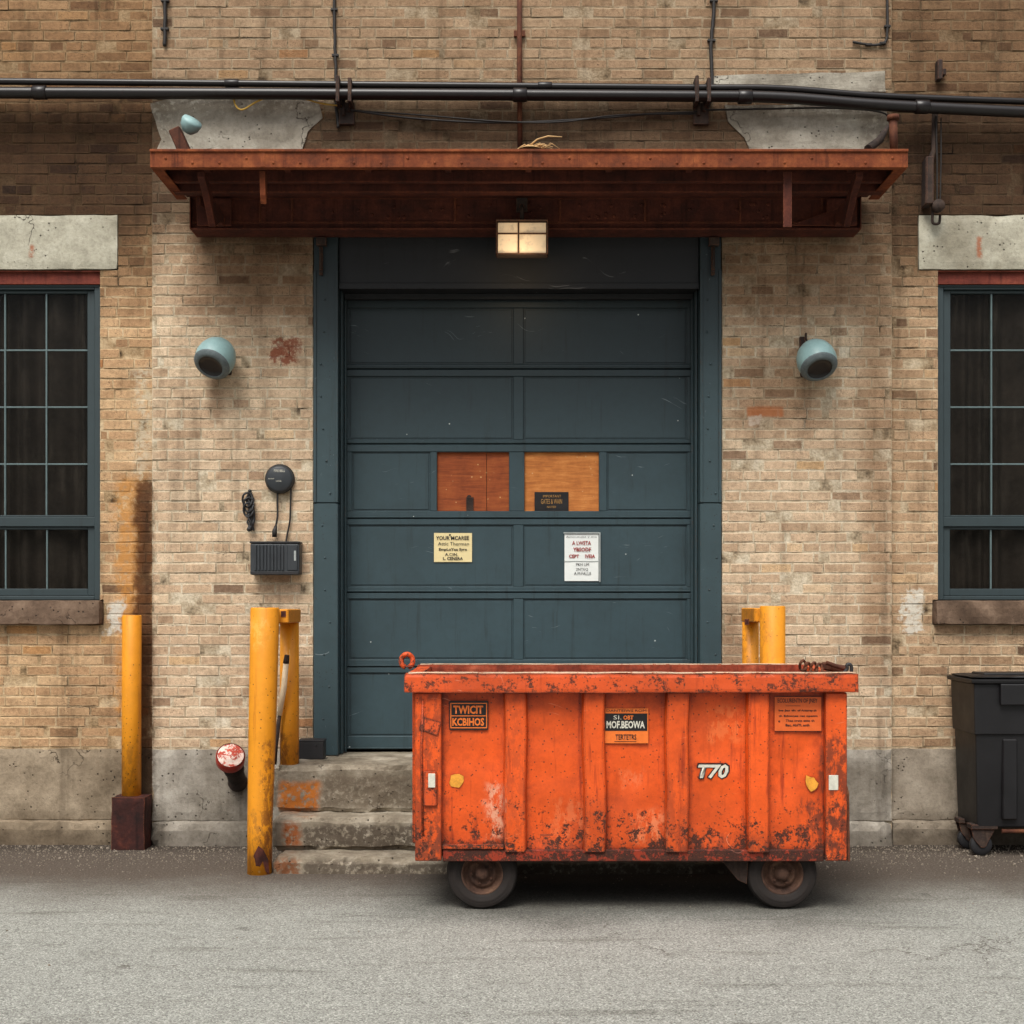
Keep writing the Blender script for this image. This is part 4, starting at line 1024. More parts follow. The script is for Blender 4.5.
m = MB(); m.tube(smooth([P(933, 205, yh), P(932.5, 215, yh), P(933, 223, yh), P(939, 223, yh), P(940, 215, yh)]), .010, 8); m.build('hook', M['iron'], ho)
m = MB(); m.box(PX(937, 0), PX(942, 0), -.02, YS - .004, PZ(80, 0), PZ(60, 0), .005); m.box(PX(941, 0), PX(946, 0), -.01, YS - .004, PZ(75, 0), PZ(69, 0), .003); tag(m.build('wall_bracket', M['iron']), 'small dark iron bracket on the wall above the pipes at right', 'bracket')

# ------------------------------------------------------------------ round wall lamps
def wall_lamp(px, py, axis, label, mirrored):
    c = P(px, py, -0.17); ax = Vector(axis).normalized()
    t = thing('wall_lamp', (c.x, 0, c.z - .14), label, 'lamp', 'round wall lamps beside the loading door')
    m = MB(); m.lathe([(0, -.15), (.05, -.145), (.09, -.122), (.118, -.085), (.134, -.04), (.139, .0), (.136, .035), (.128, .066)], c, ax, 40); m.build('hood', M['hood'], t)
    m = MB(); m.lathe([(.129, .0655), (.131, .071), (.126, .080), (.108, .094), (.090, .100), (.087, .096)], c, ax, 40); m.build('rim', M['hoodrim'], t)
    m = MB(); m.lathe([(.0865, .0955), (.083, .088), (.05, .086), (0, .085)], c, ax, 32); m.build('lens', M['lens'], t)
    m = MB()
    wl = Vector((c.x - .02 * mirrored, -0.001, c.z - 0.02))
    m.lathe([(0, .022), (.062, .02), (.07, .0)], wl, (0, -1, 0), 20); m.tube([wl, c - ax * .12], .03, 12)
    b2 = P(px + 14 * mirrored, py + 16, -.01); m.tube(smooth([wl, Vector((b2.x, -.04, (wl.z + b2.z) / 2)), b2]), .016, 8)
    m.build('mount', M['iron'], t)
    return t
wall_lamp(215.5, 358, (-.22, -.64, -.74), 'round pale blue wall lamp with sooty lens on the brick left of the door', 1)
wall_lamp(816.5, 360, (.10, -.62, -.78), 'round pale blue wall lamp with sooty lens on the brick right of the door', -1)
m = MB(); m.box(PX(799, 0), PX(804, 0), -.03, -.004, PZ(354, 0), PZ(337, 0), .006, None, 1, .003); m.tube(smooth([P(806, 333, -.02), P(806, 339, -.03), P(809, 344, -.04), P(812, 343, -.02)]), .008, 6)
tag(m.build('cable_stub', M['iron']), 'rusty stub with bent wire just above the right wall lamp', 'bracket')

# ------------------------------------------------------------------ bell, box, bundle
bc = P(279, 478.5, -.06)
be = thing('alarm_bell', (bc.x, 0, bc.z - .1), 'round dark alarm bell on the brick left of the door', 'bell')
m = MB(); m.lathe([(.098, 0), (.100, .03), (.094, .055), (.080, .064), (.0, .070)], (bc.x, -.005, bc.z), (0.04, -1, -.05), 40); m.build('cover', M['charcoal'], be)
m = MB(); m.lathe([(.090, 0), (.104, .004), (.106, .022), (.101, .026)], (bc.x, -.004, bc.z), (0, -1, 0), 40); m.build('back_ring', M['black'], be)
yl = -.079
for txt, a, b, c_, d_ in (('FIRE BELL', 274, 285, 469.5, 472), ('ALARM', 268, 274, 478, 479.2), ('LOCAL', 276, 281.5, 480.2, 481.8)): 
    m = MB(); text_mesh(m, txt, PX(a, yl), PX(b, yl), PZ(d_, yl), PZ(c_, yl), yl, 0); m.build('lettering', M['stk_w'], be)
m = MB(); m.tube(smooth([P(277.5, 491, -.03), P(277.5, 505, -.03), P(277.5, 516, -.035), P(275.5, 528, -.04)]), .0075, 8); m.tube([P(275.8, 526, -.04), P(274.5, 532, -.04), P(274.5, 537, -.04)], [.010, .019, .017], 10); m.build('dangling_cord', M['cable'], be)
m = MB(); m.tube(smooth([P(291, 485, -.03), P(290.5, 505, -.02), P(290, 520, -.02), P(287.5, 533, -.02), P(285.5, 545, -.03)]), .0065, 8); m.build('lead_wire', M['cable'], be)
jb = thing('utility_box', (PX(275, -.1), 0, PZ(575, -.05)), 'black ribbed plastic utility box on the brick below the bell', 'box')
x0, x1, z0_, z1_ = PX(251, -.1), PX(300, -.1), PZ(575, -.1), PZ(543.5, -.1)
m = MB(); m.box(x0, x1, -.13, -.004, z0_, z1_, .010, None, 2); m.build('case', M['charcoal'], jb)
m = MB()
for i in range(9):
    x = x0 + .03 + i * .024; m.box(x, x + .015, -.141, -.1305, z0_ + .03, z1_ - .012, .003)
m.box(x0 + .262, x1 - .012, -.138, -.1305, z0_ + .03, z1_ - .012, .004); m.build('ribs', M['charcoal'], jb)
m = MB(); m.box(x0 - .004, x1 + .004, -.137, -.005, z1_ + .0005, z1_ + .014, .004); m.build('lid', M['black'], jb); m = MB(); m.box(x0 + .002, x1 - .002, -.138, -.1305, z0_ + .002, z0_ + .026, .003); m.build('base_trim', M['black'], jb)
m = MB(); m.box(x1 - .036, x1 - .022, -.1395, -.1385, z0_ + .10, z0_ + .17, 0); m.build('scuffed_tag', M['alu'], jb)
cb = MB(); random.seed(21)
for k in range(7):
    pts = [P(250 + U(-4, 4), 493 + 7.5 * i + U(-1, 1), -.03 + U(-.02, .015)) for i in range(6)]
    pts[0] = P(250 + U(-1, 1), 493, -.02); cb.tube(smooth(pts, 5), U(.006, .012), 7)
for k in range(3):
    c = P(248 + U(-1, 1), 500 + 5 * k, -.04); cb.tube(smooth([c + Vector((.035 * math.cos(a), .01 * math.sin(2 * a) - .01, .05 * math.sin(a))) for a in [i * math.pi / 4 for i in range(9)]], 4), .008, 7)
cb.lathe([(0, .015), (.012, .012), (.012, 0)], P(250, 491, -.005), (0, -1, 0), 10)
tag(cb.build('cord_bundle', M['black']), 'tangled bundle of black cord hanging on the brick beside the bell', 'cord')

# ------------------------------------------------------------------ bollards and guard rails
bo = thing('bollard', (PX(131.5, -.1), -.1, 0), 'slim yellow bollard in a rusty square sleeve against the left wall', 'bollard')
yb = -.10
m = MB(); X = PX(131.5, yb); r_ = .067
m.tube([(X, yb, .30), (X, yb, 1.0), (X + .003, yb, PZ(616, yb)), (X + .003, yb, PZ(615.2, yb))], [r_, r_, r_, r_ * .93], 28); m.build('post', M['yellow'], bo)
m = MB(); m.rough_box(PX(115.5, yb), PX(149, yb), yb - .11, yb + .085, -.02, PZ(797, yb - .1), .03, .004, 8, .008, 3.0); m.build('sleeve', M['sleeve'], bo)

gp = thing('guard_rail', (-1.6, -.8, 0), 'yellow guard rail of two posts left of the door, rust patch at its foot', 'guard rail')
m = MB(); xb_, xt_ = PX(259.5, -1.0), PX(265, -1.0); ztp = PZ(607.5, -1.0)
m.tube([(xb_, -1.0, -.03), (xb_ + .002, -1.0, .3), ((xb_ + xt_) / 2, -1.0, .9), (xt_, -1.0, ztp - .01), (xt_, -1.0, ztp)], [.078, .079, .087, .092, .086], 28)
fp = m.build('front_post', M['yellow'], gp)
m = MB()
for k in range(1):
    cx_ = xb_ + .008
    pts = [(-.066, .005), (.064, .005), (.058, .10), (.03, .165), (.0, .19), (-.03, .13)]
    N = 10
    for i in range(len(pts) - 1): pass
    b = bmesh.new()
    vs = []
    for (dx, z) in pts: vs.append(b.verts.new((cx_ + dx, -1.0 - math.sqrt(max(.0815 ** 2 - dx ** 2, 0)), z)))
    cen = b.verts.new((cx_ - .005, -1.0 - .0835, .07))
    for i in range(len(vs)): b.faces.new((vs[i], vs[(i + 1) % len(vs)], cen))
    bmesh.ops.recalc_face_normals(b, faces=b.faces[:])
    m.merge(b)
m.build('rust_plate', M['sleeve'], fp)
m = MB(); X = PX(289.5, -.5); m.tube([(X, -.5, ZL - .02), (X, -.5, 1.1), (X, -.5, PZ(622, -.5))], .064, 24); m.build('rear_post', M['yellow'], gp)
m = MB(); m.box(PX(276, -.5), PX(299.3, -.5), -0.93, -.434, PZ(622.5, -.5) + .001, ztp - .012, .006); m.build('top_rail', M['yellow'], gp)
m = MB(); m.box(PX(281, -.93), PX(286, -.93), -.9345, -.9305, PZ(617, -.93), PZ(611, -.93), .001); m.build('bolt_plate', M['sleeve'], gp)

gq = thing('guard_rail', (1.65, -.8, 0), 'yellow guard rail of two posts right of the door, mostly hidden by the orange dumpster', 'guard rail')
m = MB(); X = PX(772.5, -1.0); m.tube([(X, -1.0, -.03), (X, -1.0, .8), (X, -1.0, PZ(607, -1.0)), (X, -1.0, PZ(606, -1.0))], [.081, .081, .081, .076], 28); m.build('front_post', M['yellow'], gq)
m = MB(); X = PX(750.5, -.5); m.tube([(X, -.5, ZL - .02), (X, -.5, 1.1), (X, -.5, 1.60)], .056, 24); m.build('rear_post', M['yellow'], gq)
m = MB(); m.box(PX(743, -.5), PX(758, -.5), -0.92, -.435, 1.601, PZ(606, -1.0) - .014, .006); m.build('top_rail', M['yellow'], gq)
m = MB(); m.box(PX(744.5, -.92), PX(749, -.92), -.9245, -.9205, PZ(625, -.92), PZ(619, -.92), .001); m.build('bolt_plate', M['sleeve'], gq)

sk = thing('broken_handle', (-1.6, -.57, ZL), 'cream and dark broken tool handle leaning between the two left guard posts', 'tool handle')
a, b = P(273.5, 764, -.55), P(287, 655, -.62)
k = a.lerp(b, .45)
m = MB(); m.tube([a, a.lerp(b, .15), k], [.022, .016, .013], 10); m.build('dark_shaft', M['iron'], sk)
m = MB(); m.tube([k, a.lerp(b, .7) + Vector((.006, 0, 0)), a.lerp(b, .93)], [.0165, .020, .019], 10); m.build('cream_grip', M['cream'], sk)
m = MB(); m.tube([a.lerp(b, .925), b], [.021, .016], 10); m.build('end_cap', M['iron'], sk)
m = MB(); bxx0, bxx1 = PX(300, -.2), PX(325, -.2); m.box(bxx0, bxx1, -.28, -.14, ZL + .002, PZ(741, -.2), .006, None, 2); m.box(bxx0 - .003, bxx1 + .003, -.283, -.137, PZ(741, -.2) + .0005, PZ(739.5, -.2) + .004, .003)
m.lathe([(0, .006), (.006, .005), (.007, 0)], (PX(316, -.28), -.28, PZ(745.5, -.28)), (0, -1, 0), 8)
tag(m.build('black_box', M['black']), 'small black lidded box on the landing at the foot of the left door jamb', 'box')

# standpipe stub with a painted cap
sp = thing('standpipe', (PX(235, -.1), -.02, PZ(795, -.1)), 'short iron standpipe with flaking red and white cap by the left steps', 'standpipe')
A = P(238, 783, -.02); B = P(230.5, 757, -.28)
ax = (B - A).normalized()
m = MB(); m.lathe([(.062, -.02), (.068, .0), (.070, .02), (.062, .03), (.062, (B - A).length * .5), (.072, (B - A).length * .52), (.072, (B - A).length * .62), (.064, (B - A).length * .64), (.064, (B - A).length)], A, ax, 26); m.build('pipe_stub', M['iron'], sp)
ca_ = (Vector((.20, -.80, .58))).normalized()
m = MB(); m.lathe([(0, -.07), (.09, -.065), (.099, -.05), (.100, .015), (.095, .024)], B, ca_, 30); m.build('cap', M['capred'], sp)
m = MB(); m.lathe([(.090, .0235), (.078, .030), (.055, .031), (.052, .036), (0, .038)], B, ca_, 30); m.build('cap_face', M['capwhite'], sp)

# ------------------------------------------------------------------ orange skip
YK = -2.10
def kx(p): return PX(p, YK)
def kz(p): return PZ(p, YK)
sk = thing('dumpster', (0.66, -1.6, 0), 'battered orange steel dumpster on wheels parked before the loading door', 'skip')
kx0, kx1 = kx(415), kx(847.5)
KB = -1.10
ztop = PZ(673, -2.15); zrb = PZ(693, -2.15)
m = MB()
zf = .42
bays = [kx0 + .06, kx(515), kx(594.7), kx(677.7), kx(758.7), kx1 - .06]
gx, gz = 96, 32                                                               # front plate, dented between the ribs
def dent(x, z):
    k = next((i for i in range(5) if bays[i] <= x <= bays[i + 1] + 1e-6), 0)
    u = (x - bays[k]) / (bays[k + 1] - bays[k]); v_ = (z - .335) / (zrb - .335)
    e = max(0.0, math.sin(math.pi * min(1, max(0, u)))) * max(0.0, math.sin(math.pi * min(1, max(0, v_)))) ** .6
    return YK + .045 + e * (0.010 + .022 * mnoise.noise(Vector((x * 2.3, z * 2.6, 4))) + .010 * mnoise.noise(Vector((x * 6, z * 6, 9))))
gg = [[m.bm.verts.new((kx0 + .06 + (kx1 - kx0 - .12) * i / gx, dent(kx0 + .06 + (kx1 - kx0 - .12) * i / gx, .335 + (zrb - .335) * j / gz), .335 + (zrb - .335) * j / gz)) for j in range(gz + 1)] for i in range(gx + 1)]
for i in range(gx):
    for j in range(gz): m.bm.faces.new((gg[i][j], gg[i + 1][j], gg[i + 1][j + 1], gg[i][j + 1])).smooth = True
m.box(kx0 + .06, kx1 - .06, KB - .053, KB - .045, .335, zrb, .001)            # rear plate
m.box(kx0 + .012, kx0 + .02, YK + .054, KB - .054, .335, zrb, .001); m.box(kx1 - .02, kx1 - .012, YK + .054, KB - .054, .335, zrb, .001)
# dents
for v in m.bm.verts: pass
body = m.build('body', M['orange'], sk)
m = MB(); m.box(kx0 + .021, kx1 - .021, YK + .056, KB - .056, zf, zf + .01, 0)
m.quad((kx0 + .023, KB - .0545, zf), (kx1 - .023, KB - .0545, zf), (kx1 - .023, KB - .0545, zrb + .05), (kx0 + .023, KB - .0545, zrb + .05))
m.quad((kx0 + .023, YK + .0805, zf), (kx1 - .023, YK + .0805, zf), (kx1 - .023, YK + .0805, zrb), (kx0 + .023, YK + .0805, zrb))
m.quad((kx0 + .0215, YK + .06, zf), (kx0 + .0215, KB - .06, zf), (kx0 + .0215, KB - .06, zrb), (kx0 + .0215, YK + .06, zrb)); m.quad((kx1 - .0215, YK + .06, zf), (kx1 - .0215, KB - .06, zf), (kx1 - .0215, KB - .06, zrb), (kx1 - .0215, YK + .06, zrb))
m.build('inner_lining', M['orange_in'], body)
random.seed(31)
def rib(a, b, w=0.0):
    m = MB(); x0, x1 = kx(a), kx(b)
    zs = [kz(852), kz(845), kz(820), kz(790), kz(760), kz(730), kz(700), zrb - .001]
    rows = []
    bm = m.bm
    for z in zs:
        k = mnoise.noise(Vector((x0 * 3, z * 2.5, 1))) * .012; dd = mnoise.noise(Vector((x0 * 5, z * 3, 7))) * .010
        rows.append([bm.verts.new(q) for q in ((x0 - .010 + k, YK + .0445, z), (x0 + k, YK + .003 + dd, z), (x0 + .008 + k, YK - .002 + dd, z), (x1 - .008 + k, YK - .002 + dd, z), (x1 + k, YK + .003 + dd, z), (x1 + .010 + k, YK + .0445, z))])
    for r0, r1 in zip(rows, rows[1:]):
        for i in range(5): bm.faces.new((r0[i], r0[i + 1], r1[i + 1], r1[i]))
    bm.faces.new(rows[0]); bm.faces.new(rows[-1][::-1])
    bmesh.ops.recalc_face_normals(bm, faces=bm.faces[:])
    m.build('rib', M['orange'], body)
for a, b in ((505, 525.5), (584.5, 605), (667, 688.5), (748.5, 769)): rib(a, b)
for x0 in (kx(505), kx(584.5), kx(667), kx(748.5)):
    m = MB(); m.box(x0, x0 + .115, KB - .044, KB, .33, zrb - .001, .006); m.build('rib', M['orange'], body)
for yy in (-1.78, -1.42):
    for x0, x1 in ((kx0 - .035, kx0 + .0115), (kx1 - .0115, kx1 + .02)):
        m = MB(); m.box(x0, x1, yy - .05, yy + .05, .34, zrb - .001, .006); m.build('rib', M['orange'], body)
for a, b, yA, yB in ((415, 441.5, YK - .004, YK + .06), (825.5, 847, YK - .004, YK + .06), (415, 441.5, KB - .06, KB), (825.5, 847, KB - .06, KB)):
    m = MB(); m.box(kx(a), kx(b), yA, yB, kz(861), zrb - .001, .006, None, 2); m.build('corner_post', M['orange'], body)
# bottom rails
m = MB(); m.box(kx(442.5), kx(824.5), YK + .012, YK + .0445, kz(862), kz(850.5), .004); m.box(kx(442.5), kx(824.5), KB - .044, KB - .012, kz(862), kz(850.5), .004); m.build('bottom_rail', M['orange_dark'], body)
m = MB(); m.box(kx(442), kx(504), YK + .004, YK + .044, kz(851.5) + .010, kz(845), .004); m.build('bottom_ledge', M['orange'], body)
m = MB(); m.box(kx0 + .02, kx1 - .02, YK + .056, KB - .056, kz(858), zf - .004, 0.004); m.build('underframe', M['iron'], body)
# top rim: four box beams with worn bare top edge
rx0, rx1 = PX(404, -2.15), PX(859, -2.15)
for (x0, x1, y0, y1, za, zb_, mt, sd_) in ((rx0, rx1, -2.15, -2.055, zrb, ztop - .004, 'orange_rim', 2.0), (rx0, rx1, KB - .045, KB + .04, zrb + .01, PZ(664, KB) - .003, 'orange_in', 6.0), (rx0, rx0 + .09, -2.054, KB - .046, zrb, ztop - .008, 'orange_rim', 9.0), (rx1 - .09, rx1, -2.054, KB - .046, zrb, ztop - .008, 'orange_rim', 12.0)):
    m = MB(); m.rough_box(x0, x1, y0, y1, za, zb_, .020, .0035, 5, .005, sd_); m.build('top_rim', M[mt], body)
m = MB(); m.rough_box(rx0 + .02, rx1 - .015, -2.143, -2.068, ztop - .005, ztop + .004, .03, .002, 6, .003, 1.0); m.rough_box(rx0 + .02, rx1 - .02, KB - .035, KB + .03, PZ(664, KB) - .004, PZ(664, KB) + .003, .05, .0015, 6, .003, 3.0); m.build('worn_rim_edge', M['bare'], body)
# lifting ring at the left, hinge gear at the right
m = MB(); c = P(407, 661, -1.25)
m.tube(smooth([c + Vector((.036 * math.cos(a), .004 * math.sin(3 * a), .042 * math.sin(a))) for a in [i * math.pi / 5 for i in range(-2, 8)]], 4), .016, 9); m.box(c.x - .012, c.x + .045, -1.28, -1.22, ztop - .01, c.z - .03, .006)
m.build('lifting_ring', M['orange_rim'], body)
m = MB(); random.seed(14)
for p0 in (803, 808, 814, 819):
    c = P(p0, 667 + U(-2, 2), -2.02); m.tube(smooth([c + Vector((.018 * math.cos(a), .012 * math.sin(2 * a), .028 * math.sin(a))) for a in [i * math.pi / 4 for i in range(9)]], 3), .008, 7)
m.box(PX(826, -1.9), PX(846, -1.9), -1.95, -1.75, ztop - .008, ztop + .038, .010, Matrix.Rotation(math.radians(9), 4, 'Y'))
m.tube(smooth([P(826, 662.5, -1.98), P(836, 666, -1.98), P(846, 669, -1.98)]), .012, 8)
m.build('hinge_gear', M['conduit'], body)
m = MB(); m.tube(smooth([P(843, 674, -2.05), P(847, 669, -2.05), P(847, 665, -2.05), P(850, 664.5, -2.05), P(851.5, 668, -2.05), P(851, 675, -2.05)]), .010, 8); m.build('hook', M['black'], body)
m = MB(); m.poly_x([(-2.09, .285), (-1.95, .285), (-1.95, .62), (-2.03, .70), (-2.07, .66)], kx1 + .003, kx1 + .018, .003); m.build('side_flap', M['conduit'], body)
# latch housing, reflectors
m = MB(); m.box(kx(424), kx(437.5), YK - .022, YK - .0045, kz(806), kz(771), .005, None, 1, .004); m.box(kx(420), kx(440), YK - .010, YK - .0045, kz(733), kz(719), .003, Matrix.Rotation(.3, 4, 'Y'), 1, .004)
m.tube([Vector((kx(423), YK - .006, kz(700))), Vector((kx(421.5), YK - .008, kz(752))), Vector((kx(423), YK - .006, kz(835)))], .007, 6); m.build('latch_housing', M['orange_rim'], body)
for a, b, c_, d_ in ((428.5, 435.5, 773, 787), (828.5, 838, 775, 790)):
    m = MB(); m.box(kx(a), kx(b), YK - .028 if a < 500 else YK - .008, YK - .0225 if a < 500 else YK - .0045, kz(d_), kz(c_), .002); m.build('reflector', M['stk_w'], body)
# stickers
YT = YK + .040
def sticker(name, rect, mat, texts, label, extra=None):
    m = MB(); a, b, c_, d_ = rect
    m.box(kx(a), kx(b), YT - .0006, YT + .0008, kz(d_), kz(c_), 0)
    s = m.build(name, mat, body); s['label'] = label
    for mt, rows in texts:
        for txt, a, b, c_, d_, bold in rows:
            m = MB(); text_mesh(m, txt, kx(a), kx(b), kz(d_), kz(c_), YT - .0024, bold); m.build('lettering', mt, s)
    return s
def bars(parent, mat, rects, y=0.0018, name='border'):
    m = MB()
    for a, b, c_, d_ in rects: m.box(kx(a), kx(b), YT - y, YT - y + .0008, kz(d_), kz(c_), 0)
    m.build(name, mat, parent)
s = sticker('sticker', (449, 488, 701.5, 730.5), M['stk_k'], [(M['stk_o'], [('TWICIT', 453, 483, 706, 714.5, .035), ('KCBIHOS', 452, 484, 718.5, 726.5, .035)])], 'black and orange sticker near the left corner')
bars(s, M['stk_o'], [(450, 487, 703.4, 704.4), (450, 487, 727.9, 728.9), (450, 451, 704.5, 727.8), (486, 487, 704.5, 727.8), (451.1, 485.9, 716, 716.9)])
s = sticker('sticker', (605.5, 649, 709, 744), M['stk_o'], [(M['stk_k'], [('DANTEIWS ROM', 607, 647, 710, 712.4, .0), ('TERTETRS', 616, 637, 735, 740.5, .02)])], 'orange sticker with black band in the middle')
bars(s, M['stk_k'], [(605.6, 648, 714, 731.5), (615, 637, 742, 742.6)], name='black_band')
m = MB(); text_mesh(m, 'SI.', kx(614), kx(622), kz(720), kz(716), YT - .0024, 0); m.build('lettering', M['stk_w'], s)
m = MB(); text_mesh(m, 'MOF.BEOWA', kx(607), kx(645.5), kz(729), kz(721.5), YT - .0024, .03); m.build('lettering', M['stk_w'], s)
m = MB(); text_mesh(m, 'OBT', kx(624), kx(634), kz(720.3), kz(716), YT - .0024, .03); m.build('lettering', M['stk_o'], s)
s = sticker('sticker', (776, 823, 697, 732), M['stk_o2'], [(M['stk_k'], [('ECOLURENTN OF JNEY', 779, 819, 699, 704.5, .01), ('be Jas th', 780, 797, 710, 712.5, .03), ('of Antarey th', 799, 818, 710, 712.5, .03), ('th Edcones get opatm', 780, 819, 715.5, 718, .03), ('Thas crets esto th', 787, 816, 720, 722.4, .02), ('o', 779.5, 781.5, 721, 723, .05), ('Bac, AbiTL acth', 787, 811, 724.5, 727.5, .03)])], 'plain orange notice sticker with lines of black text near the right corner')
bars(s, M['stk_k'], [(776, 823, 697, 697.4), (776, 823, 731.6, 732), (787, 802, 706.2, 706.6)])
m = MB(); text_mesh(m, 'T70', kx(697.5), kx(731), kz(780.5), kz(763.5), YT - .0004, .085, .25); num = m.build('fleet_number', M['stk_k'], body)
m = MB(); text_mesh(m, 'T70', kx(699), kx(729.5), kz(779.2), kz(765.2), YT - .0014, .035, .25); m.build('number_fill', M['stk_w'], num)
for a, b, c_, d_, lab in ((446, 465, 773, 791, 'torn yellow sticker at left'), (806, 821, 775, 794, 'torn yellow sticker at right')):
    m = MB(); random.seed(int(a)); N = 11
    cx_, cz_ = (kx(a) + kx(b)) / 2, (kz(c_) + kz(d_)) / 2; rw, rh_ = (kx(b) - kx(a)) / 2.3, (kz(c_) - kz(d_)) / 2.3
    pts = []
    for i in range(N):
        t = 2 * math.pi * i / N; k = U(.62, 1.12); q = max(abs(math.cos(t)), abs(math.sin(t)))
        pts.append((cx_ + rw * math.cos(t) / q * k * .95, cz_ + rh_ * math.sin(t) / q * k * .95))
    m.poly(pts, YT - .0006, YT + .0008); o = m.build('torn_sticker', M['stk_y'], body); o['label'] = lab
# wheels
def wheel(px, Yc, Yctr, zc=.2):
    X = PX(px, Yctr - .07)
    m = MB(); hw = .072
    m.lathe([(.118, -hw * .8), (.135, -hw), (.165, -hw * 1.02), (.188, -hw * .86), (.197, -hw * .55), (.197, -hw * .40), (.190, -hw * .36), (.190, -hw * .26), (.2, -hw * .22), (.2, hw * .22), (.190, hw * .26), (.190, hw * .36), (.197, hw * .40), (.197, hw * .55), (.190, hw * .84), (.181, hw * .94), (.178, hw * .90), (.172, hw * 1.0), (.168, hw * .97), (.160, hw * 1.03), (.146, hw * 1.04), (.142, hw * .99), (.132, hw * 1.0), (.118, hw * .8)], (X, Yctr, zc), (0, -1, 0), 56)
    for v in m.bm.verts: v.co += mnoise.noise_vector(v.co * 14) * .003
    ty = m.build('wheel', M['tyre'], sk)
    m = MB(); m.lathe([(.119, hw * .8), (.112, hw * .86), (.106, hw * .7), (.098, hw * .35), (.085, hw * .25), (.078, hw * .5), (.062, hw * .58), (.052, hw * .42), (.040, hw * .45), (.034, hw * .95), (.018, hw * 1.05), (0, hw * 1.06)], (X, Yctr, zc), (0, -1, 0), 48)
    for i in range(5):
        a = 2 * math.pi * i / 5 + px; m.lathe([(0, .012), (.008, .011), (.009, 0)], (X + .058 * math.cos(a), Yctr - hw * .55, zc + .058 * math.sin(a)), (0, -1, 0), 6)
    m.lathe([(.119, -hw * .8), (.1, -hw * .6), (0, -hw * .5)], (X, Yctr, zc), (0, -1, 0), 32)
    m.build('rim', M['rimw'], ty)
    f = MB()
    f.box(X - .05, X + .05, Yctr + hw * 1.1, Yctr + hw * 1.1 + .012, zc - .03, kz(858) - .001, .003); f.tube([(X, Yctr - hw * .4, zc), (X, Yctr + hw * 1.1 + .03, zc)], .016, 10)
    f.build('wheel_bracket', M['iron'], ty)
for px in (482, 783):
    wheel(px, 0, -1.952); wheel(px + 2, 0, -1.26)
m = MB(); m.poly([(kx(722), kz(861)), (kx(752), kz(861)), (kx(750), kz(888)), (kx(741), kz(884))], YK + .10, YK + .125, .002); m.build('frame_gusset', M['iron'], body)

# ------------------------------------------------------------------ black waste bin
bn = thing('waste_bin', (3.7, -.3, 0), 'black plastic wheeled waste bin against the right wall', 'bin')
yF, yR = -.50, -.02
X0, X1 = PX(974, yF), PX(974, yF) + 1.25
zr = PZ(679, yF)
def frustum(m, xa0, xa1, ya0, ya1, za, xb0, xb1, yb0, yb1, zb_, bev=.012):
    b = bmesh.new()
    v = [b.verts.new(p) for p in ((xa0, ya0, za), (xa1, ya0, za), (xa1, ya1, za), (xa0, ya1, za), (xb0, yb0, zb_), (xb1, yb0, zb_), (xb1, yb1, zb_), (xb0, yb1, zb_))]
    for f in ((3, 2, 1, 0), (4, 5, 6, 7), (0, 1, 5, 4), (1, 2, 6, 5), (2, 3, 7, 6), (3, 0, 4, 7)): b.faces.new([v[i] for i in f])
    bmesh.ops.bevel(b, geom=b.edges[:], offset=bev, segments=2, affect='EDGES', profile=.5)
    m.merge(b)
zu = PZ(735, yF); zbt = PZ(829, yF)
m = MB()
frustum(m, X0 + .04, X1 - .04, yF + .05, yR - .03, zbt, X0 + .02, X1 - .02, yF + .022, yR - .02, zu + .01)
for i in range(4):
    x = X0 + .20 + i * .26; m.box(x, x + .10, yF + .010, yF + .040, zbt + .06, zu - .03, .008)
body = m.build('body', M['binblack'], bn)
m = MB(); frustum(m, X0 + .008, X1 - .008, yF + .006, yR - .012, zu, X0, X1, yF, yR, zr - .03, .008); m.build('collar', M['binblack'], bn)
m = MB(); frustum(m, X0 - .022, X1 + .022, yF - .025, yR + .008, zr - .030, X0 - .026, X1 + .026, yF - .03, yR + .01, zr - .002, .006)
m.box(PX(999, yF), PX(999, yF) + .7, yF - .036, yF - .0055, PZ(705, yF), zr - .031, .008, None, 2); m.build('rim_lip', M['binblack'], bn)
m = MB(); m.rough_box(X0 - .005, X1 + .005, yF - .012, yR - .002, zr - .001, zr + .022, .06, .004, 4, .012, 2.0); m.build('lid', M['binblack'], bn)
m = MB(); m.box(X0 + .10, X1 - .1, yF + .1, yF + .35, zr + .018, zr + .034, .008); m.build('lid_handle', M['binblack'], bn)
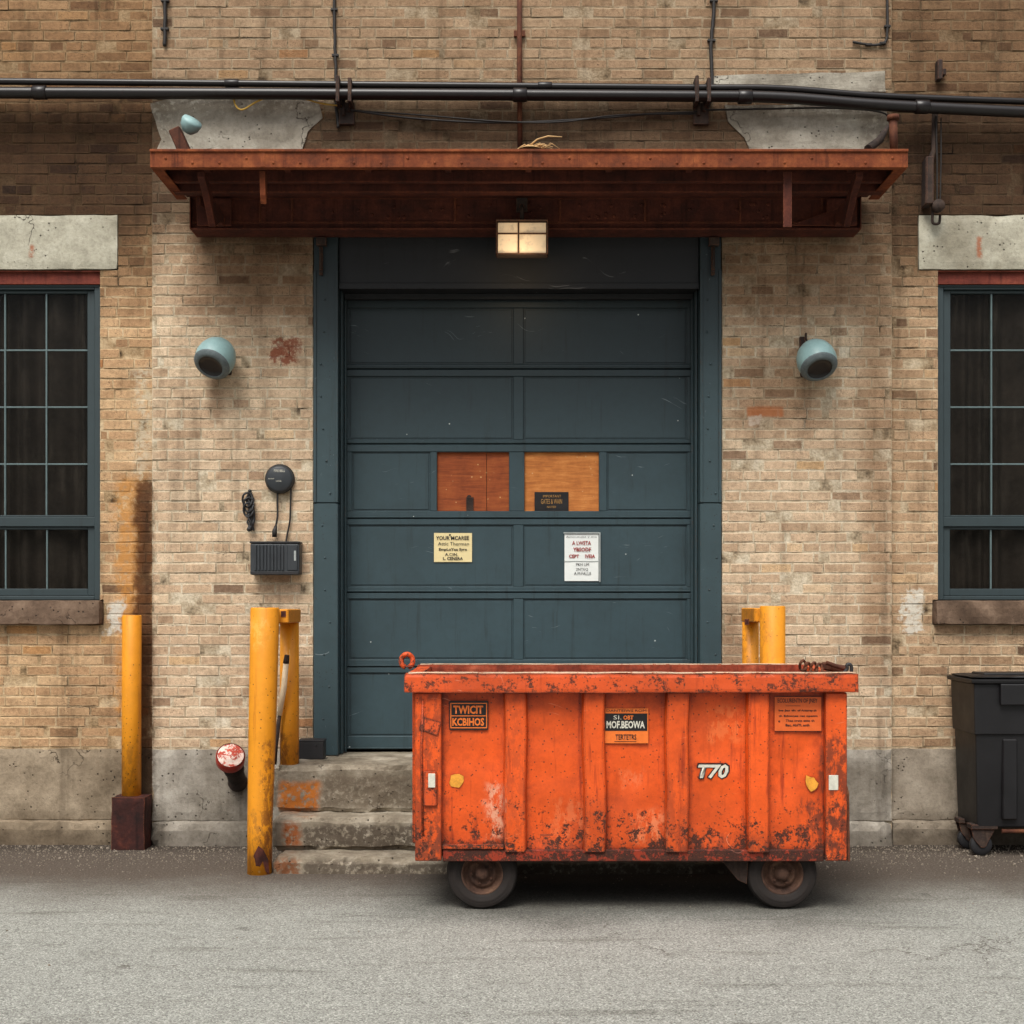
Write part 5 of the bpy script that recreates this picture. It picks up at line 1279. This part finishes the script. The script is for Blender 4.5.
for x in (X0 + .05, X1 - .16):
    for y in (yF + .10, yR - .13):
        m = MB(); zc = .075
        m.lathe([(.03, -.022), (.07, -.022), (.075, -.012), (.075, .012), (.07, .022), (.03, .022), (0, .022)], (x + .03, y, zc), (0, -1, 0), 24)
        c = m.build('caster', M['black'], bn)
        m = MB(); m.poly([(x - .05, .20), (x + .13, zbt + .012), (x + .05, .06), (x + .02, .06), (x - .03, .12)], y - .036, y - .028, .002); m.poly([(x - .05, .20), (x + .13, zbt + .012), (x + .05, .06), (x + .02, .06), (x - .03, .12)], y + .028, y + .036, .002)
        m.box(x - .05, x + .13, y - .05, y + .05, zbt - .012, zbt + .02, .003)
        m.build('fork', M['iron'], c)
m = MB(); m.tube([(X0 + .2, yF + .03, zbt - .02), (X1 - .2, yF + .03, zbt - .02)], .014, 8); m.build('axle_bar', M['conduit'], bn)

# ------------------------------------------------------------------ loose grit by the wall
gr = bmesh.new(); random.seed(77)
def stone(x, y, s):
    vs = []
    q = Matrix.Rotation(U(0, 6.28), 3, 'Z') @ Matrix.Rotation(U(0, 1.2), 3, 'X')
    for d in ((1, 0, 0), (-1, 0, 0), (0, 1, 0), (0, -1, 0), (0, 0, 1), (0, 0, -1)):
        vs.append(gr.verts.new(Vector((x, y, s * .35)) + q @ (Vector(d) * s * U(.6, 1.1))))
    for a, b, c in ((0, 2, 4), (2, 1, 4), (1, 3, 4), (3, 0, 4), (2, 0, 5), (1, 2, 5), (3, 1, 5), (0, 3, 5)): gr.faces.new((vs[a], vs[b], vs[c]))
for i in range(9000):
    x = U(-5.2, 5.2); y = -0.03 - abs(random.gauss(0, .42))
    if y < -2.3: continue
    if PX(272, -1) - .02 < x < 1.6 and y > -1.06: continue
    stone(x, y, min(.016, .0026 + random.expovariate(1 / .0022)))
for i in range(1500):
    stone(U(-5, 5), U(-5.5, -.6), min(.009, .0018 + random.expovariate(1 / .0012)))
m = MB(); m.merge(gr); tag(m.build('gravel', M['pebble']), kind='stuff', label='loose grey brown grit scattered along the foot of the wall', cat='gravel')
